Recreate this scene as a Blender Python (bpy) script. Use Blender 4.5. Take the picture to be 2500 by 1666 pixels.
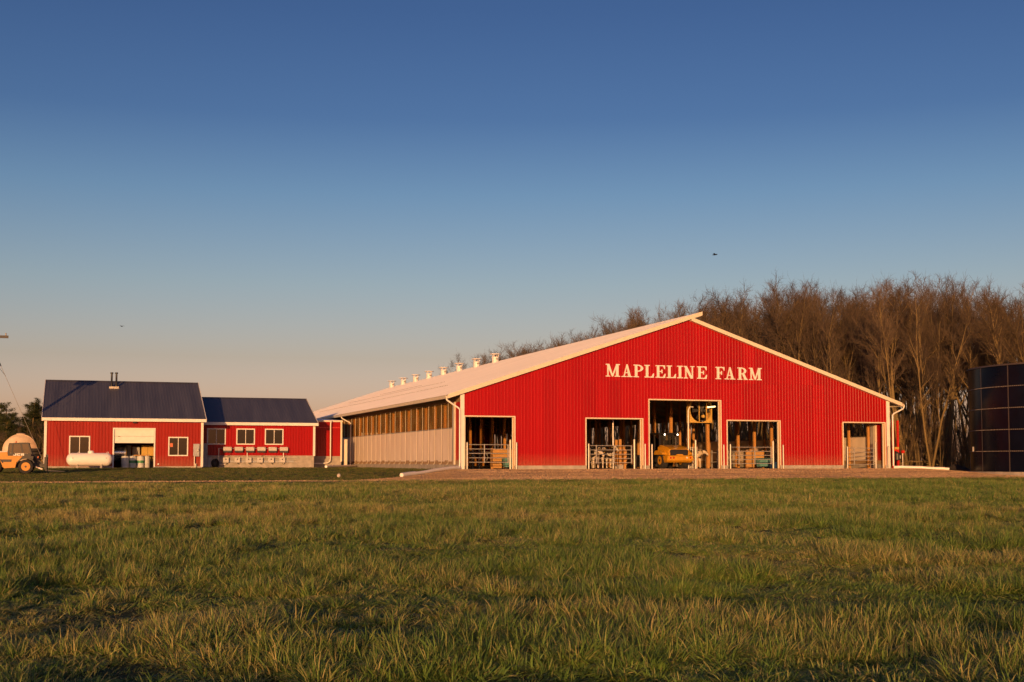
import bpy, math, random
import numpy as np
from mathutils import Vector, Matrix
R = math.radians
random.seed(7)
for o in list(bpy.data.objects):
    bpy.data.objects.remove(o)
scene = bpy.context.scene
COL = scene.collection

# ------------------------------------------------------------------ camera, sky, sun, exposure
CAM_Z = 0.47
cam_d = bpy.data.cameras.new('camera')
cam_d.sensor_width = 36.0
cam_d.lens = 43.92
cam_d.shift_y = 0.0456
cam_d.clip_end = 5000
cam = bpy.data.objects.new('camera', cam_d)
COL.objects.link(cam)
cam.location = (0, 0, CAM_Z)
cam.rotation_euler = (R(90 + 3.4), 0, 0)
scene.camera = cam

TH = R(19.0)                       # the barn's long axis lies 19 degrees left of the view axis
SUN_REL, SUN_EL = R(27.0), R(4.5)  # light travels back along the barn and 27 degrees to its right
P0 = Vector((-3.16, 79.0, 0.0))    # front left corner of the big barn
UX = Vector((math.cos(TH), math.sin(TH), 0))
VX = Vector((-math.sin(TH), math.cos(TH), 0))
ldir = VX * math.cos(SUN_REL) + UX * math.sin(SUN_REL)
ldir = Vector((ldir.x * math.cos(SUN_EL), ldir.y * math.cos(SUN_EL), -math.sin(SUN_EL)))

world = bpy.data.worlds.new('World')
scene.world = world
world.use_nodes = True
wn = world.node_tree
wn.nodes.clear()
sky = wn.nodes.new('ShaderNodeTexSky')
sky.sky_type = 'NISHITA'
sky.sun_disc = False
sky.sun_elevation = SUN_EL
sky.sun_rotation = math.atan2(-ldir.x, -ldir.y)
sky.air_density = 1.0
sky.dust_density = 1.6
sky.ozone_density = 2.5
bg = wn.nodes.new('ShaderNodeBackground')
bg.inputs['Strength'].default_value = 0.15
wo = wn.nodes.new('ShaderNodeOutputWorld')
# clear evening air: warmer towards the horizon and deeper blue overhead, the same all the way round
tc = wn.nodes.new('ShaderNodeTexCoord')
sx = wn.nodes.new('ShaderNodeSeparateXYZ')
ramp = wn.nodes.new('ShaderNodeValToRGB')
while len(ramp.color_ramp.elements) < 7:
    ramp.color_ramp.elements.new(0.5)
for e, (p, c) in zip(ramp.color_ramp.elements, [(0.020, (3.10, 1.95, 2.50)), (0.082, (2.08, 1.30, 1.30)), (0.140, (1.62, 1.22, 1.22)), (0.210, (1.04, 0.98, 1.13)),
                                                (0.267, (0.64, 0.68, 0.94)), (0.345, (0.51, 0.56, 0.83)), (0.75, (0.42, 0.47, 0.75))]):
    e.position = p
    e.color = (*c, 1)
vm = wn.nodes.new('ShaderNodeVectorMath')
vm.operation = 'MULTIPLY'
wn.links.new(tc.outputs['Generated'], sx.inputs[0])
wn.links.new(sx.outputs['Z'], ramp.inputs[0])
wn.links.new(sky.outputs[0], vm.inputs[0])
wn.links.new(ramp.outputs[0], vm.inputs[1])
wn.links.new(vm.outputs[0], bg.inputs[0])
wn.links.new(bg.outputs[0], wo.inputs[0])

sun_d = bpy.data.lights.new('sun', 'SUN')
sun_d.energy = 5.0
sun_d.angle = R(0.53)
sun_d.color = (1.0, 0.50, 0.18)
sun = bpy.data.objects.new('sun', sun_d)
COL.objects.link(sun)
sun.rotation_euler = ldir.to_track_quat('-Z', 'Y').to_euler()
sun.location = (-20, -30, 30)

scene.view_settings.view_transform = 'Standard'
scene.view_settings.look = 'None'
scene.view_settings.exposure = 0.0
scene.view_settings.gamma = 1.0
scene.render.engine = 'CYCLES'
scene.cycles.max_bounces = 6
scene.cycles.transparent_max_bounces = 12
scene.cycles.sample_clamp_indirect = 3.0
scene.cycles.use_denoising = True
scene.cycles.denoiser = 'OPENIMAGEDENOISE'
scene.cycles.denoising_input_passes = 'RGB_ALBEDO_NORMAL'

# ------------------------------------------------------------------ helpers
def W(u, v, z=0.0):
    return P0 + UX * u + VX * v + Vector((0, 0, z))


def to_uv(x, y):
    dx, dy = x - P0.x, y - P0.y
    return dx * UX.x + dy * UX.y, dx * VX.x + dy * VX.y


def node_mat(name):
    m = bpy.data.materials.new(name)
    m.use_nodes = True
    nt = m.node_tree
    return m, nt, nt.nodes['Principled BSDF']


def mat(name, col, rough=0.6, metal=0.0, var=0.12, scale=3.0, bump=0.0, bscale=40.0, spec=0.5, stretch=(1, 1, 1), emit=None, estr=0.0, trans=0.0, coat=0.0):
    """plain surface with soft uneven colour, uneven gloss and fine relief"""
    m, nt, b = node_mat(name)
    N, L = nt.nodes, nt.links
    tcn = N.new('ShaderNodeTexCoord')
    mp = N.new('ShaderNodeMapping')
    mp.inputs['Scale'].default_value = stretch
    L.new(tcn.outputs['Object'], mp.inputs[0])
    no = N.new('ShaderNodeTexNoise')
    no.inputs['Scale'].default_value = scale
    no.inputs['Detail'].default_value = 5
    L.new(mp.outputs[0], no.inputs['Vector'])
    mx = N.new('ShaderNodeMix')
    mx.data_type = 'RGBA'
    lo = [max(0, c * (1 - var)) for c in col]
    hi = [min(1, c * (1 + var)) for c in col]
    mx.inputs[6].default_value = (*lo, 1)
    mx.inputs[7].default_value = (*hi, 1)
    cr = N.new('ShaderNodeMapRange')
    cr.inputs[1].default_value = 0.3
    cr.inputs[2].default_value = 0.7
    L.new(no.outputs[0], cr.inputs[0])
    L.new(cr.outputs[0], mx.inputs[0])
    L.new(mx.outputs[2], b.inputs['Base Color'])
    mr = N.new('ShaderNodeMapRange')
    mr.inputs[3].default_value = max(0.03, rough - 0.08)
    mr.inputs[4].default_value = min(1, rough + 0.08)
    L.new(no.outputs[0], mr.inputs[0])
    L.new(mr.outputs[0], b.inputs['Roughness'])
    b.inputs['Metallic'].default_value = metal
    b.inputs['Specular IOR Level'].default_value = spec
    b.inputs['Coat Weight'].default_value = coat
    b.inputs['Transmission Weight'].default_value = trans
    if bump:
        n2 = N.new('ShaderNodeTexNoise')
        n2.inputs['Scale'].default_value = bscale
        n2.inputs['Detail'].default_value = 4
        L.new(mp.outputs[0], n2.inputs['Vector'])
        bp = N.new('ShaderNodeBump')
        bp.inputs['Strength'].default_value = bump
        bp.inputs['Distance'].default_value = 0.02
        L.new(n2.outputs[0], bp.inputs['Height'])
        L.new(bp.outputs[0], b.inputs['Normal'])
    if emit:
        b.inputs['Emission Color'].default_value = (*emit, 1)
        b.inputs['Emission Strength'].default_value = estr
        m.cycles.emission_sampling = 'NONE'
    return m


def wood_mat(name, dark, light, axis=2):
    m, nt, b = node_mat(name)
    N, L = nt.nodes, nt.links
    tcn = N.new('ShaderNodeTexCoord')
    mp = N.new('ShaderNodeMapping')
    sc = [22, 22, 22]
    sc[axis] = 1.2
    mp.inputs['Scale'].default_value = sc
    L.new(tcn.outputs['Object'], mp.inputs[0])
    no = N.new('ShaderNodeTexNoise')
    no.inputs['Scale'].default_value = 1.0
    no.inputs['Detail'].default_value = 6
    L.new(mp.outputs[0], no.inputs['Vector'])
    cr = N.new('ShaderNodeValToRGB')
    cr.color_ramp.elements[0].position = 0.3
    cr.color_ramp.elements[0].color = (*dark, 1)
    cr.color_ramp.elements[1].position = 0.7
    cr.color_ramp.elements[1].color = (*light, 1)
    L.new(no.outputs[0], cr.inputs[0])
    L.new(cr.outputs[0], b.inputs['Base Color'])
    b.inputs['Roughness'].default_value = 0.75
    bp = N.new('ShaderNodeBump')
    bp.inputs['Strength'].default_value = 0.3
    bp.inputs['Distance'].default_value = 0.01
    L.new(no.outputs[0], bp.inputs['Height'])
    L.new(bp.outputs[0], b.inputs['Normal'])
    return m


def siding_mat(name, col):
    """painted steel sheet: slight waviness, dust near the bottom edge, faint vertical wash marks"""
    m, nt, b = node_mat(name)
    N, L = nt.nodes, nt.links
    geo = N.new('ShaderNodeNewGeometry')
    sp = N.new('ShaderNodeSeparateXYZ')
    L.new(geo.outputs['Position'], sp.inputs[0])
    mp = N.new('ShaderNodeMapping')
    mp.inputs['Scale'].default_value = (2.2, 2.2, 0.16)
    L.new(geo.outputs['Position'], mp.inputs[0])
    no = N.new('ShaderNodeTexNoise')
    no.inputs['Scale'].default_value = 1.3
    no.inputs['Detail'].default_value = 6
    L.new(mp.outputs[0], no.inputs['Vector'])
    mx = N.new('ShaderNodeMix')
    mx.data_type = 'RGBA'
    mx.inputs[6].default_value = (col[0] * 0.84, col[1] * 0.8, col[2] * 0.8, 1)
    mx.inputs[7].default_value = (min(1, col[0] * 1.1), col[1] * 1.2, col[2] * 1.2, 1)
    oi = N.new('ShaderNodeObjectInfo')       # sheets from different batches fade a little differently
    ov_ = N.new('ShaderNodeMath')
    ov_.operation = 'MULTIPLY_ADD'
    ov_.inputs[1].default_value = 0.7
    L.new(oi.outputs['Random'], ov_.inputs[0])
    ns = N.new('ShaderNodeMath')
    ns.operation = 'MULTIPLY_ADD'
    ns.inputs[1].default_value = 0.9
    ns.inputs[2].default_value = -0.28
    L.new(no.outputs[0], ns.inputs[0])
    L.new(ns.outputs[0], ov_.inputs[2])
    L.new(ov_.outputs[0], mx.inputs[0])
    dn = N.new('ShaderNodeTexNoise')
    dn.inputs['Scale'].default_value = 5
    dn.inputs['Detail'].default_value = 5
    L.new(geo.outputs['Position'], dn.inputs['Vector'])
    mr = N.new('ShaderNodeMapRange')       # splashed dust on the lowest 40 cm
    mr.inputs[1].default_value = 1.05
    mr.inputs[2].default_value = 0.15
    mr.inputs[3].default_value = 0
    mr.inputs[4].default_value = 0.7
    L.new(sp.outputs['Z'], mr.inputs[0])
    mu = N.new('ShaderNodeMath')
    mu.operation = 'MULTIPLY'
    L.new(mr.outputs[0], mu.inputs[0])
    L.new(dn.outputs[0], mu.inputs[1])
    m2 = N.new('ShaderNodeMix')
    m2.data_type = 'RGBA'
    m2.inputs[7].default_value = (0.30, 0.16, 0.09, 1)
    L.new(mu.outputs[0], m2.inputs[0])
    L.new(mx.outputs[2], m2.inputs[6])
    L.new(m2.outputs[2], b.inputs['Base Color'])
    r2 = N.new('ShaderNodeMapRange')
    r2.inputs[3].default_value = 0.30
    r2.inputs[4].default_value = 0.46
    L.new(no.outputs[0], r2.inputs[0])
    L.new(r2.outputs[0], b.inputs['Roughness'])
    b.inputs['Specular IOR Level'].default_value = 0.28
    bp = N.new('ShaderNodeBump')
    bp.inputs['Strength'].default_value = 0.25
    bp.inputs['Distance'].default_value = 0.02
    L.new(no.outputs[0], bp.inputs['Height'])
    L.new(bp.outputs[0], b.inputs['Normal'])
    return m


M = {}
M['red'] = siding_mat('red_steel_siding', (0.325, 0.0010, 0.0022))
M['red_b'] = siding_mat('red_steel_siding_weathered', (0.27, 0.010, 0.004))
M['white'] = mat('white_trim', (0.72, 0.70, 0.66), 0.45, var=0.05)
M['cream'] = mat('cream_trim', (0.66, 0.60, 0.48), 0.5, var=0.06)
M['roof_white'] = mat('white_roof_steel', (0.84, 0.82, 0.80), 0.5, var=0.09, scale=1.0, bump=0.05, bscale=3, stretch=(0.12, 1.6, 0.12))
M['roof_dark'] = mat('charcoal_roof_steel', (0.070, 0.073, 0.094), 0.5, var=0.2, scale=1.0, bump=0.05, bscale=3, stretch=(1.8, 0.15, 0.15))
M['soffit'] = mat('soffit', (0.25, 0.23, 0.2), 0.7)
M['concrete'] = mat('concrete', (0.34, 0.31, 0.27), 0.85, var=0.2, scale=2.5, bump=0.3)
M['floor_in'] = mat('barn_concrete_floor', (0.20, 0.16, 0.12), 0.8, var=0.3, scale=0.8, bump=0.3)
M['wood'] = wood_mat('pine_post', (0.34, 0.16, 0.04), (0.52, 0.27, 0.07))
M['plank'] = wood_mat('pine_plank', (0.34, 0.18, 0.05), (0.50, 0.28, 0.09), axis=0)
M['woodv'] = wood_mat('framing_lumber', (0.26, 0.17, 0.09), (0.40, 0.28, 0.15), axis=1)
M['galv'] = mat('galvanised_pipe', (0.42, 0.40, 0.36), 0.42, metal=0.35, var=0.12, scale=8)
M['pipe_white'] = mat('white_pvc', (0.78, 0.76, 0.72), 0.4, var=0.05)
M['black'] = mat('black_paint', (0.014, 0.014, 0.015), 0.45)
M['rubber'] = mat('tyre_rubber', (0.022, 0.021, 0.020), 0.85, var=0.35, scale=9, bump=0.3)
M['steel_dark'] = mat('dark_steel', (0.06, 0.06, 0.065), 0.5, metal=0.5)
M['yellow'] = mat('machine_yellow', (0.52, 0.25, 0.012), 0.4, var=0.12, scale=5, coat=0.2)
M['jyellow'] = mat('loader_orange_yellow', (0.50, 0.215, 0.008), 0.4, var=0.08, scale=5, coat=0.2)
M['glass'] = mat('window_glass', (0.012, 0.012, 0.009), 0.05, var=0.1, spec=0.45)
M['cabglass'] = mat('cab_glass', (0.022, 0.032, 0.022), 0.08, var=0.1, spec=0.8)
M['grey_box'] = mat('grey_enamel', (0.33, 0.34, 0.35), 0.45)
M['light_box'] = mat('light_enamel', (0.50, 0.48, 0.45), 0.4, var=0.06)
M['propane'] = mat('white_tank_paint', (0.80, 0.78, 0.76), 0.35, var=0.04, scale=2)
M['teal'] = mat('teal_plastic', (0.10, 0.26, 0.26), 0.5, var=0.15)
M['blue'] = mat('blue_plastic', (0.02, 0.06, 0.16), 0.5)
M['red_paint'] = mat('red_paint', (0.5, 0.02, 0.015), 0.45)
M['lens_red'] = mat('red_lens', (0.4, 0.01, 0.008), 0.2)
M['curtain'] = None
M['lamp'] = mat('lamp_lens', (0.9, 0.9, 0.85), 0.3, emit=(1.0, 0.86, 0.62), estr=7.0)
M['glow_tube'] = mat('glow_tube_white', (0.9, 0.85, 0.7), 0.3, emit=(1.0, 0.75, 0.30), estr=2.5)  # white tube with warm emission added to its bright look
M['steel'] = mat('stainless_steel', (0.55, 0.55, 0.53), 0.28, metal=0.9, var=0.1)
M['ocher'] = mat('ochre_board', (0.50, 0.33, 0.08), 0.7)
M['drum_white'] = mat('white_drum_plastic', (0.50, 0.52, 0.50), 0.5)
M['drum_green'] = mat('green_label', (0.05, 0.22, 0.09), 0.5)
M['orange_sticker'] = mat('orange_sticker', (0.55, 0.14, 0.06), 0.6)
M['tank_enamel'] = mat('dark_glass_fused_steel', (0.003, 0.005, 0.014), 0.24, var=0.2, scale=1.2, spec=0.12)
M['tank_trim'] = mat('dark_tank_trim', (0.065, 0.052, 0.050), 0.55)
M['dirt'] = mat('dark_soil', (0.028, 0.022, 0.018), 0.95, var=0.4, scale=6, bump=0.8, bscale=14)
M['tanker'] = mat('tanker_cream_paint', (0.56, 0.46, 0.34), 0.55, var=0.15)
M['stone'] = mat('pale_stone', (0.5, 0.44, 0.38), 0.9, bump=0.4)
M['blade'] = mat('aluminium_blade', (0.5, 0.5, 0.5), 0.4, metal=0.6)


def curtain_mat():
    m, nt, b = node_mat('barn_curtain')
    N, L = nt.nodes, nt.links
    geo = N.new('ShaderNodeNewGeometry')
    mp = N.new('ShaderNodeMapping')
    mp.inputs['Scale'].default_value = (0.8, 0.8, 0.25)
    L.new(geo.outputs['Position'], mp.inputs[0])
    no = N.new('ShaderNodeTexNoise')
    no.inputs['Scale'].default_value = 1.6
    no.inputs['Detail'].default_value = 5
    L.new(mp.outputs[0], no.inputs['Vector'])
    cr = N.new('ShaderNodeValToRGB')
    cr.color_ramp.elements[0].position = 0.3
    cr.color_ramp.elements[0].color = (0.64, 0.55, 0.46, 1)
    cr.color_ramp.elements[1].position = 0.7
    cr.color_ramp.elements[1].color = (0.78, 0.69, 0.60, 1)
    L.new(no.outputs[0], cr.inputs[0])
    L.new(cr.outputs[0], b.inputs['Base Color'])
    b.inputs['Roughness'].default_value = 0.36
    return m


M['curtain'] = curtain_mat()


def film_mat():
    """hazy clear plastic sheet of the upper curtain"""
    m, nt, b = node_mat('clear_curtain_film')
    N, L = nt.nodes, nt.links
    b.inputs['Base Color'].default_value = (0.60, 0.38, 0.12, 1)
    b.inputs['Roughness'].default_value = 0.5
    tr_ = N.new('ShaderNodeBsdfTransparent')
    tr_.inputs[0].default_value = (0.95, 0.88, 0.72, 1)
    geo = N.new('ShaderNodeNewGeometry')
    no = N.new('ShaderNodeTexNoise')
    no.inputs['Scale'].default_value = 1.1
    no.inputs['Detail'].default_value = 4
    L.new(geo.outputs['Position'], no.inputs['Vector'])
    mr = N.new('ShaderNodeMapRange')
    mr.inputs[1].default_value = 0.3
    mr.inputs[2].default_value = 0.7
    mr.inputs[3].default_value = 0.74
    mr.inputs[4].default_value = 0.92
    L.new(no.outputs[0], mr.inputs[0])
    ms = N.new('ShaderNodeMixShader')
    L.new(mr.outputs[0], ms.inputs[0])
    L.new(b.outputs[0], ms.inputs[1])
    L.new(tr_.outputs[0], ms.inputs[2])
    L.new(ms.outputs[0], nt.nodes['Material Output'].inputs[0])
    return m


M['film'] = film_mat()


class MB:
    """collects pieces of ONE part and links them as one mesh object"""
    def __init__(self):
        self.v, self.f = [], []

    def add(self, vs, fs):
        n = len(self.v)
        self.v += [tuple(p) for p in vs]
        self.f += [tuple(i + n for i in f) for f in fs]
        return self

    def box(self, x0, x1, y0, y1, z0, z1, bev=0.0):
        if bev <= 0:
            vs = [(x, y, z) for z in (z0, z1) for y in (y0, y1) for x in (x0, x1)]
            self.add(vs, [(0, 2, 3, 1), (4, 5, 7, 6), (0, 1, 5, 4), (2, 6, 7, 3), (0, 4, 6, 2), (1, 3, 7, 5)])
        else:
            b = min(bev, (x1 - x0) * .45, (y1 - y0) * .45, (z1 - z0) * .45)
            rings = []
            for z, i in ((z0, b), (z0 + b, 0), (z1 - b, 0), (z1, b)):
                rings.append([(x0 + i + b, y0 + i, z), (x1 - i - b, y0 + i, z), (x1 - i, y0 + i + b, z), (x1 - i, y1 - i - b, z),
                              (x1 - i - b, y1 - i, z), (x0 + i + b, y1 - i, z), (x0 + i, y1 - i - b, z), (x0 + i, y0 + i + b, z)])
            self.loft(rings)
        return self

    def loft(self, rings, cap=True, close=True):
        n = len(rings[0])
        vs = [p for r in rings for p in r]
        fs = []
        for k in range(len(rings) - 1):
            for i in range(n if close else n - 1):
                j = (i + 1) % n
                fs.append((k * n + i, k * n + j, (k + 1) * n + j, (k + 1) * n + i))
        if cap:
            fs.append(tuple(range(n - 1, -1, -1)))
            fs.append(tuple(range((len(rings) - 1) * n, len(rings) * n)))
        return self.add(vs, fs)

    def tube(self, pts, r, n=8, cap=True):
        pts = [Vector(p) for p in pts]
        rs = r if isinstance(r, (list, tuple)) else [r] * len(pts)
        rings = []
        prev = None
        for i, p in enumerate(pts):
            d = (pts[min(i + 1, len(pts) - 1)] - pts[max(i - 1, 0)]).normalized()
            if prev is None:
                a = d.cross(Vector((0, 0, 1)))
                if a.length < 1e-3:
                    a = Vector((1, 0, 0))
                a.normalize()
            else:
                a = (prev - d * prev.dot(d)).normalized()
            prev = a
            b = d.cross(a)
            rings.append([p + (a * math.cos(2 * math.pi * k / n) + b * math.sin(2 * math.pi * k / n)) * rs[i] for k in range(n)])
        return self.loft(rings, cap)

    def cyl(self, c, axis, r, h, n=24, r2=None):
        c, a = Vector(c), Vector(axis).normalized()
        return self.tube([c, c + a * h], [r, r if r2 is None else r2], n)

    def lathe(self, c, axis, prof, n=24):
        """prof: (distance along axis, radius)"""
        c, a = Vector(c), Vector(axis).normalized()
        t = a.cross(Vector((0, 0, 1)))
        if t.length < 1e-3:
            t = Vector((1, 0, 0))
        t.normalize()
        b = a.cross(t)
        rings = [[c + a * d + (t * math.cos(2 * math.pi * k / n) + b * math.sin(2 * math.pi * k / n)) * max(r, 1e-4) for k in range(n)] for d, r in prof]
        return self.loft(rings)

    def prism(self, poly, axis, a0, a1):
        """polygon (two coordinates) extruded along axis 'x', 'y' or 'z'"""
        def P(q, a):
            return {'x': (a, q[0], q[1]), 'y': (q[0], a, q[1]), 'z': (q[0], q[1], a)}[axis]
        return self.loft([[P(q, a0) for q in poly], [P(q, a1) for q in poly]])

    def sphere(self, c, r, n=16, sq=(1, 1, 1)):
        rings = []
        for i in range(n // 2 + 1):
            ph = math.pi * i / (n // 2)
            rings.append([(c[0] + sq[0] * r * max(1e-3, math.sin(ph)) * math.cos(2 * math.pi * k / n), c[1] + sq[1] * r * max(1e-3, math.sin(ph)) * math.sin(2 * math.pi * k / n),
                           c[2] - sq[2] * r * math.cos(ph)) for k in range(n)])
        return self.loft(rings)

    def mesh(self, name, m, smooth=False):
        me = bpy.data.meshes.new(name)
        me.from_pydata(self.v, [], self.f)
        if smooth:
            me.polygons.foreach_set('use_smooth', [True] * len(me.polygons))
            try:
                me.set_sharp_from_angle(angle=R(40))
            except Exception:
                pass
        if m is not None:
            me.materials.append(m)
        import bmesh as _b
        bm = _b.new()
        bm.from_mesh(me)
        _b.ops.recalc_face_normals(bm, faces=bm.faces)
        bm.to_mesh(me)
        bm.free()
        return me

    def build(self, name, m, parent=None, smooth=False):
        o = bpy.data.objects.new(name, self.mesh(name, m, smooth))
        COL.objects.link(o)
        if parent is not None:
            o.parent = parent
        return o


def tag(o, label=None, cat=None, group=None, kind=None):
    if label:
        o['label'] = label
    if cat:
        o['category'] = cat
    if group:
        o['group'] = group
    if kind:
        o['kind'] = kind
    return o


def put(o, u, v, z=0.0, rot=0.0, scale=None):
    o.location = W(u, v, z)
    o.rotation_euler = (0, 0, TH + rot)
    if scale is not None:
        o.scale = (scale,) * 3 if not isinstance(scale, tuple) else scale
    return o


def thing(name, label, cat, u, v, z=0.0, rot=0.0, group=None):
    o = bpy.data.objects.new(name, None)
    o.empty_display_size = 0.3
    COL.objects.link(o)
    put(o, u, v, z, rot)
    return tag(o, label, cat, group)


def kids(o):
    return list(o.children)


def copy_tree(o, parent=None):
    c = o.copy()
    COL.objects.link(c)
    c.parent = parent
    for ch in kids(o):
        copy_tree(ch, c)
    return c


def share(mesh, name, parent=None, loc=(0, 0, 0), rz=0.0, label=None):
    o = bpy.data.objects.new(name, mesh)
    COL.objects.link(o)
    o.location = loc
    o.rotation_euler = (0, 0, rz)
    if parent is not None:
        o.parent = parent
    if label:
        o['label'] = label
    return o


ORD = ['leftmost', 'second from left', 'third from left', 'fourth from left', 'fifth from left', 'rightmost']


# smooth value noise for placing things unevenly
_rng = np.random.RandomState(3)
_grid = _rng.rand(256, 256)


def vnoise(x, y):
    x, y = np.asarray(x, float), np.asarray(y, float)
    xi, yi = np.floor(x).astype(int), np.floor(y).astype(int)
    fx, fy = x - xi, y - yi
    fx, fy = fx * fx * (3 - 2 * fx), fy * fy * (3 - 2 * fy)
    g = lambda a, b: _grid[a % 256, b % 256]
    return (g(xi, yi) * (1 - fx) + g(xi + 1, yi) * fx) * (1 - fy) + (g(xi, yi + 1) * (1 - fx) + g(xi + 1, yi + 1) * fx) * fy


def fbm(x, y, o=3):
    s, a, t = 0, 1.0, 0
    for k in range(o):
        s = s + a * vnoise(np.asarray(x) * 2 ** k + 17 * k, np.asarray(y) * 2 ** k + 31 * k)
        t += a
        a *= 0.5
    return s / t


# ------------------------------------------------------------------ the ground
def sstep(a, b, x):
    t = np.clip((np.asarray(x, float) - a) / (b - a), 0, 1)
    return t * t * (3 - 2 * t)


def lin(a, b, x):
    return np.clip((np.asarray(x, float) - a) / (b - a), 0, 1)


EDGE = -13.2                       # the field's edge, 13 m in front of the barn


def ground_z(u, v, bumps=True):
    u, v = np.asarray(u, float), np.asarray(v, float)
    field = -0.56 - 0.22 * lin(0, 60, EDGE - v)
    yard = -0.56 * (1 - lin(EDGE, -2.0, v)) - 0.012
    lawn = -0.50 * (1 - lin(EDGE + 3, 20.0, v)) - 0.012
    right = -0.56 + 0.33 * lin(EDGE, -2, v)
    w = lin(-6.0, -1.0, u)
    up = lawn * (1 - w) + yard * w
    w2 = lin(33, 37, u)
    up = up * (1 - w2) + right * w2
    z = np.where(v < EDGE, field, up)
    if bumps:
        x = u * UX.x + v * VX.x
        y = u * UX.y + v * VX.y
        b = (fbm(x * 0.55, y * 0.55, 3) - 0.5) * 0.19 + (fbm(x * 0.13 + 5, y * 0.13, 2) - 0.5) * 0.18
        z = z + b * lin(0.5, 4.0, EDGE - v) * (1 - lin(70, 130, EDGE - v))
    return z


def gz(u, v):
    return float(ground_z(u, v))


def sheet(name, us, vs, zf, m, keep=None):
    uu, vv = np.meshgrid(us, vs)
    zz = zf(uu, vv)
    nx, ny = len(us), len(vs)
    X = P0.x + uu * UX.x + vv * VX.x
    Y = P0.y + uu * UX.y + vv * VX.y
    verts = np.stack([X, Y, zz], -1).reshape(-1, 3)
    faces = []
    for j in range(ny - 1):
        for i in range(nx - 1):
            if keep is None or keep(.5 * (us[i] + us[i + 1]), .5 * (vs[j] + vs[j + 1])):
                a = j * nx + i
                faces.append((a, a + 1, a + nx + 1, a + nx))
    me = bpy.data.meshes.new(name)
    me.from_pydata(verts.tolist(), [], faces)
    me.polygons.foreach_set('use_smooth', [True] * len(faces))
    me.materials.append(m)
    o = bpy.data.objects.new(name, me)
    COL.objects.link(o)
    o['kind'] = 'structure'
    return o


def ground_mat(name, cols, scale, bump=0.5, bscale=30, rough=0.95, dist=0.03):
    m, nt, b = node_mat(name)
    N, L = nt.nodes, nt.links
    geo = N.new('ShaderNodeNewGeometry')
    no = N.new('ShaderNodeTexNoise')
    no.inputs['Scale'].default_value = scale
    no.inputs['Detail'].default_value = 8
    no.inputs['Roughness'].default_value = 0.65
    L.new(geo.outputs['Position'], no.inputs['Vector'])
    cr = N.new('ShaderNodeValToRGB')
    while len(cr.color_ramp.elements) < len(cols):
        cr.color_ramp.elements.new(0.5)
    for i, (e, c) in enumerate(zip(cr.color_ramp.elements, cols)):
        e.position = 0.3 + 0.4 * i / (len(cols) - 1)
        e.color = (*c, 1)
    L.new(no.outputs[0], cr.inputs[0])
    L.new(cr.outputs[0], b.inputs['Base Color'])
    b.inputs['Roughness'].default_value = rough
    b.inputs['Specular IOR Level'].default_value = 0.2
    n2 = N.new('ShaderNodeTexNoise')
    n2.inputs['Scale'].default_value = bscale
    n2.inputs['Detail'].default_value = 6
    L.new(geo.outputs['Position'], n2.inputs['Vector'])
    bp = N.new('ShaderNodeBump')
    bp.inputs['Strength'].default_value = bump
    bp.inputs['Distance'].default_value = dist
    L.new(n2.outputs[0], bp.inputs['Height'])
    L.new(bp.outputs[0], b.inputs['Normal'])
    return m


M['soil'] = ground_mat('field_soil', [(0.030, 0.040, 0.012), (0.055, 0.062, 0.020), (0.040, 0.060, 0.016)], 1.2)
M['gravel'] = ground_mat('gravel', [(0.30, 0.21, 0.12), (0.43, 0.31, 0.185), (0.50, 0.37, 0.22)], 2.2, bump=1.0, bscale=26, dist=0.06)
M['track'] = ground_mat('worn_track', [(0.20, 0.16, 0.13), (0.30, 0.24, 0.20), (0.24, 0.20, 0.16)], 2.0, bump=0.9, bscale=22, dist=0.05)
M['litter'] = ground_mat('leaf_litter', [(0.05, 0.030, 0.018), (0.10, 0.058, 0.032), (0.07, 0.045, 0.026)], 2.5, bump=0.8)

us = np.unique(np.concatenate([np.linspace(-900, -80, 12), np.linspace(-80, 90, 171), np.linspace(90, 1200, 12)]))
vs = np.unique(np.concatenate([np.linspace(-400, -95, 8), np.linspace(-95, -13.2, 180), np.linspace(-13.2, 26, 50), np.linspace(26, 140, 24), np.linspace(140, 2200, 12)]))
sheet('field', us, vs, lambda u, v: ground_z(u, v), M['soil'])
# gravel yard in front of the barn with an uneven edge, running off to the left as a track
ys = np.linspace(-13.6, 1.5, 61)


def yard_keep(u, v):
    edge = -12.9 + 0.7 * (float(fbm(u * 0.35, 3.3)) - 0.5) + 0.35 * (float(vnoise(u * 1.7, 8.1)) - .5)
    if v < edge:
        return False
    left = -11.0 + 0.9 * (float(vnoise(v * 0.5, 2.2)) - .5) + (v + 12.5) * 0.85
    return u > min(left, -0.9) and (u < 37.5 or v < -2)


sheet('gravel_yard', np.linspace(-14, 75, 300), ys, lambda u, v: ground_z(u, v, False) + 0.012 + 0.02 * (vnoise(u * 2, v * 2) - .5), M['gravel'], yard_keep)


def track_keep(u, v):
    e0 = -13.2 + 0.5 * (float(fbm(u * 0.3, 3.3)) - .5)
    e1 = -10.1 + 0.9 * (float(fbm(u * 0.25, 9.3)) - .5)
    return e0 < v < e1 and u < -2


sheet('track', np.linspace(-70, -2, 240), np.linspace(-13.8, -9.0, 34), lambda u, v: ground_z(u, v, False) + 0.008, M['track'], track_keep)
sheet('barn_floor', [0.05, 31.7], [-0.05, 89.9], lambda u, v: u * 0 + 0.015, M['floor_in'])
sheet('forest_floor', np.linspace(36, 160, 30), np.linspace(2, 160, 40), lambda u, v: ground_z(u, v, False) + 0.03 + 0.25 * lin(38, 60, u) * fbm(u * .2, v * .2), M['litter'])

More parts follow.
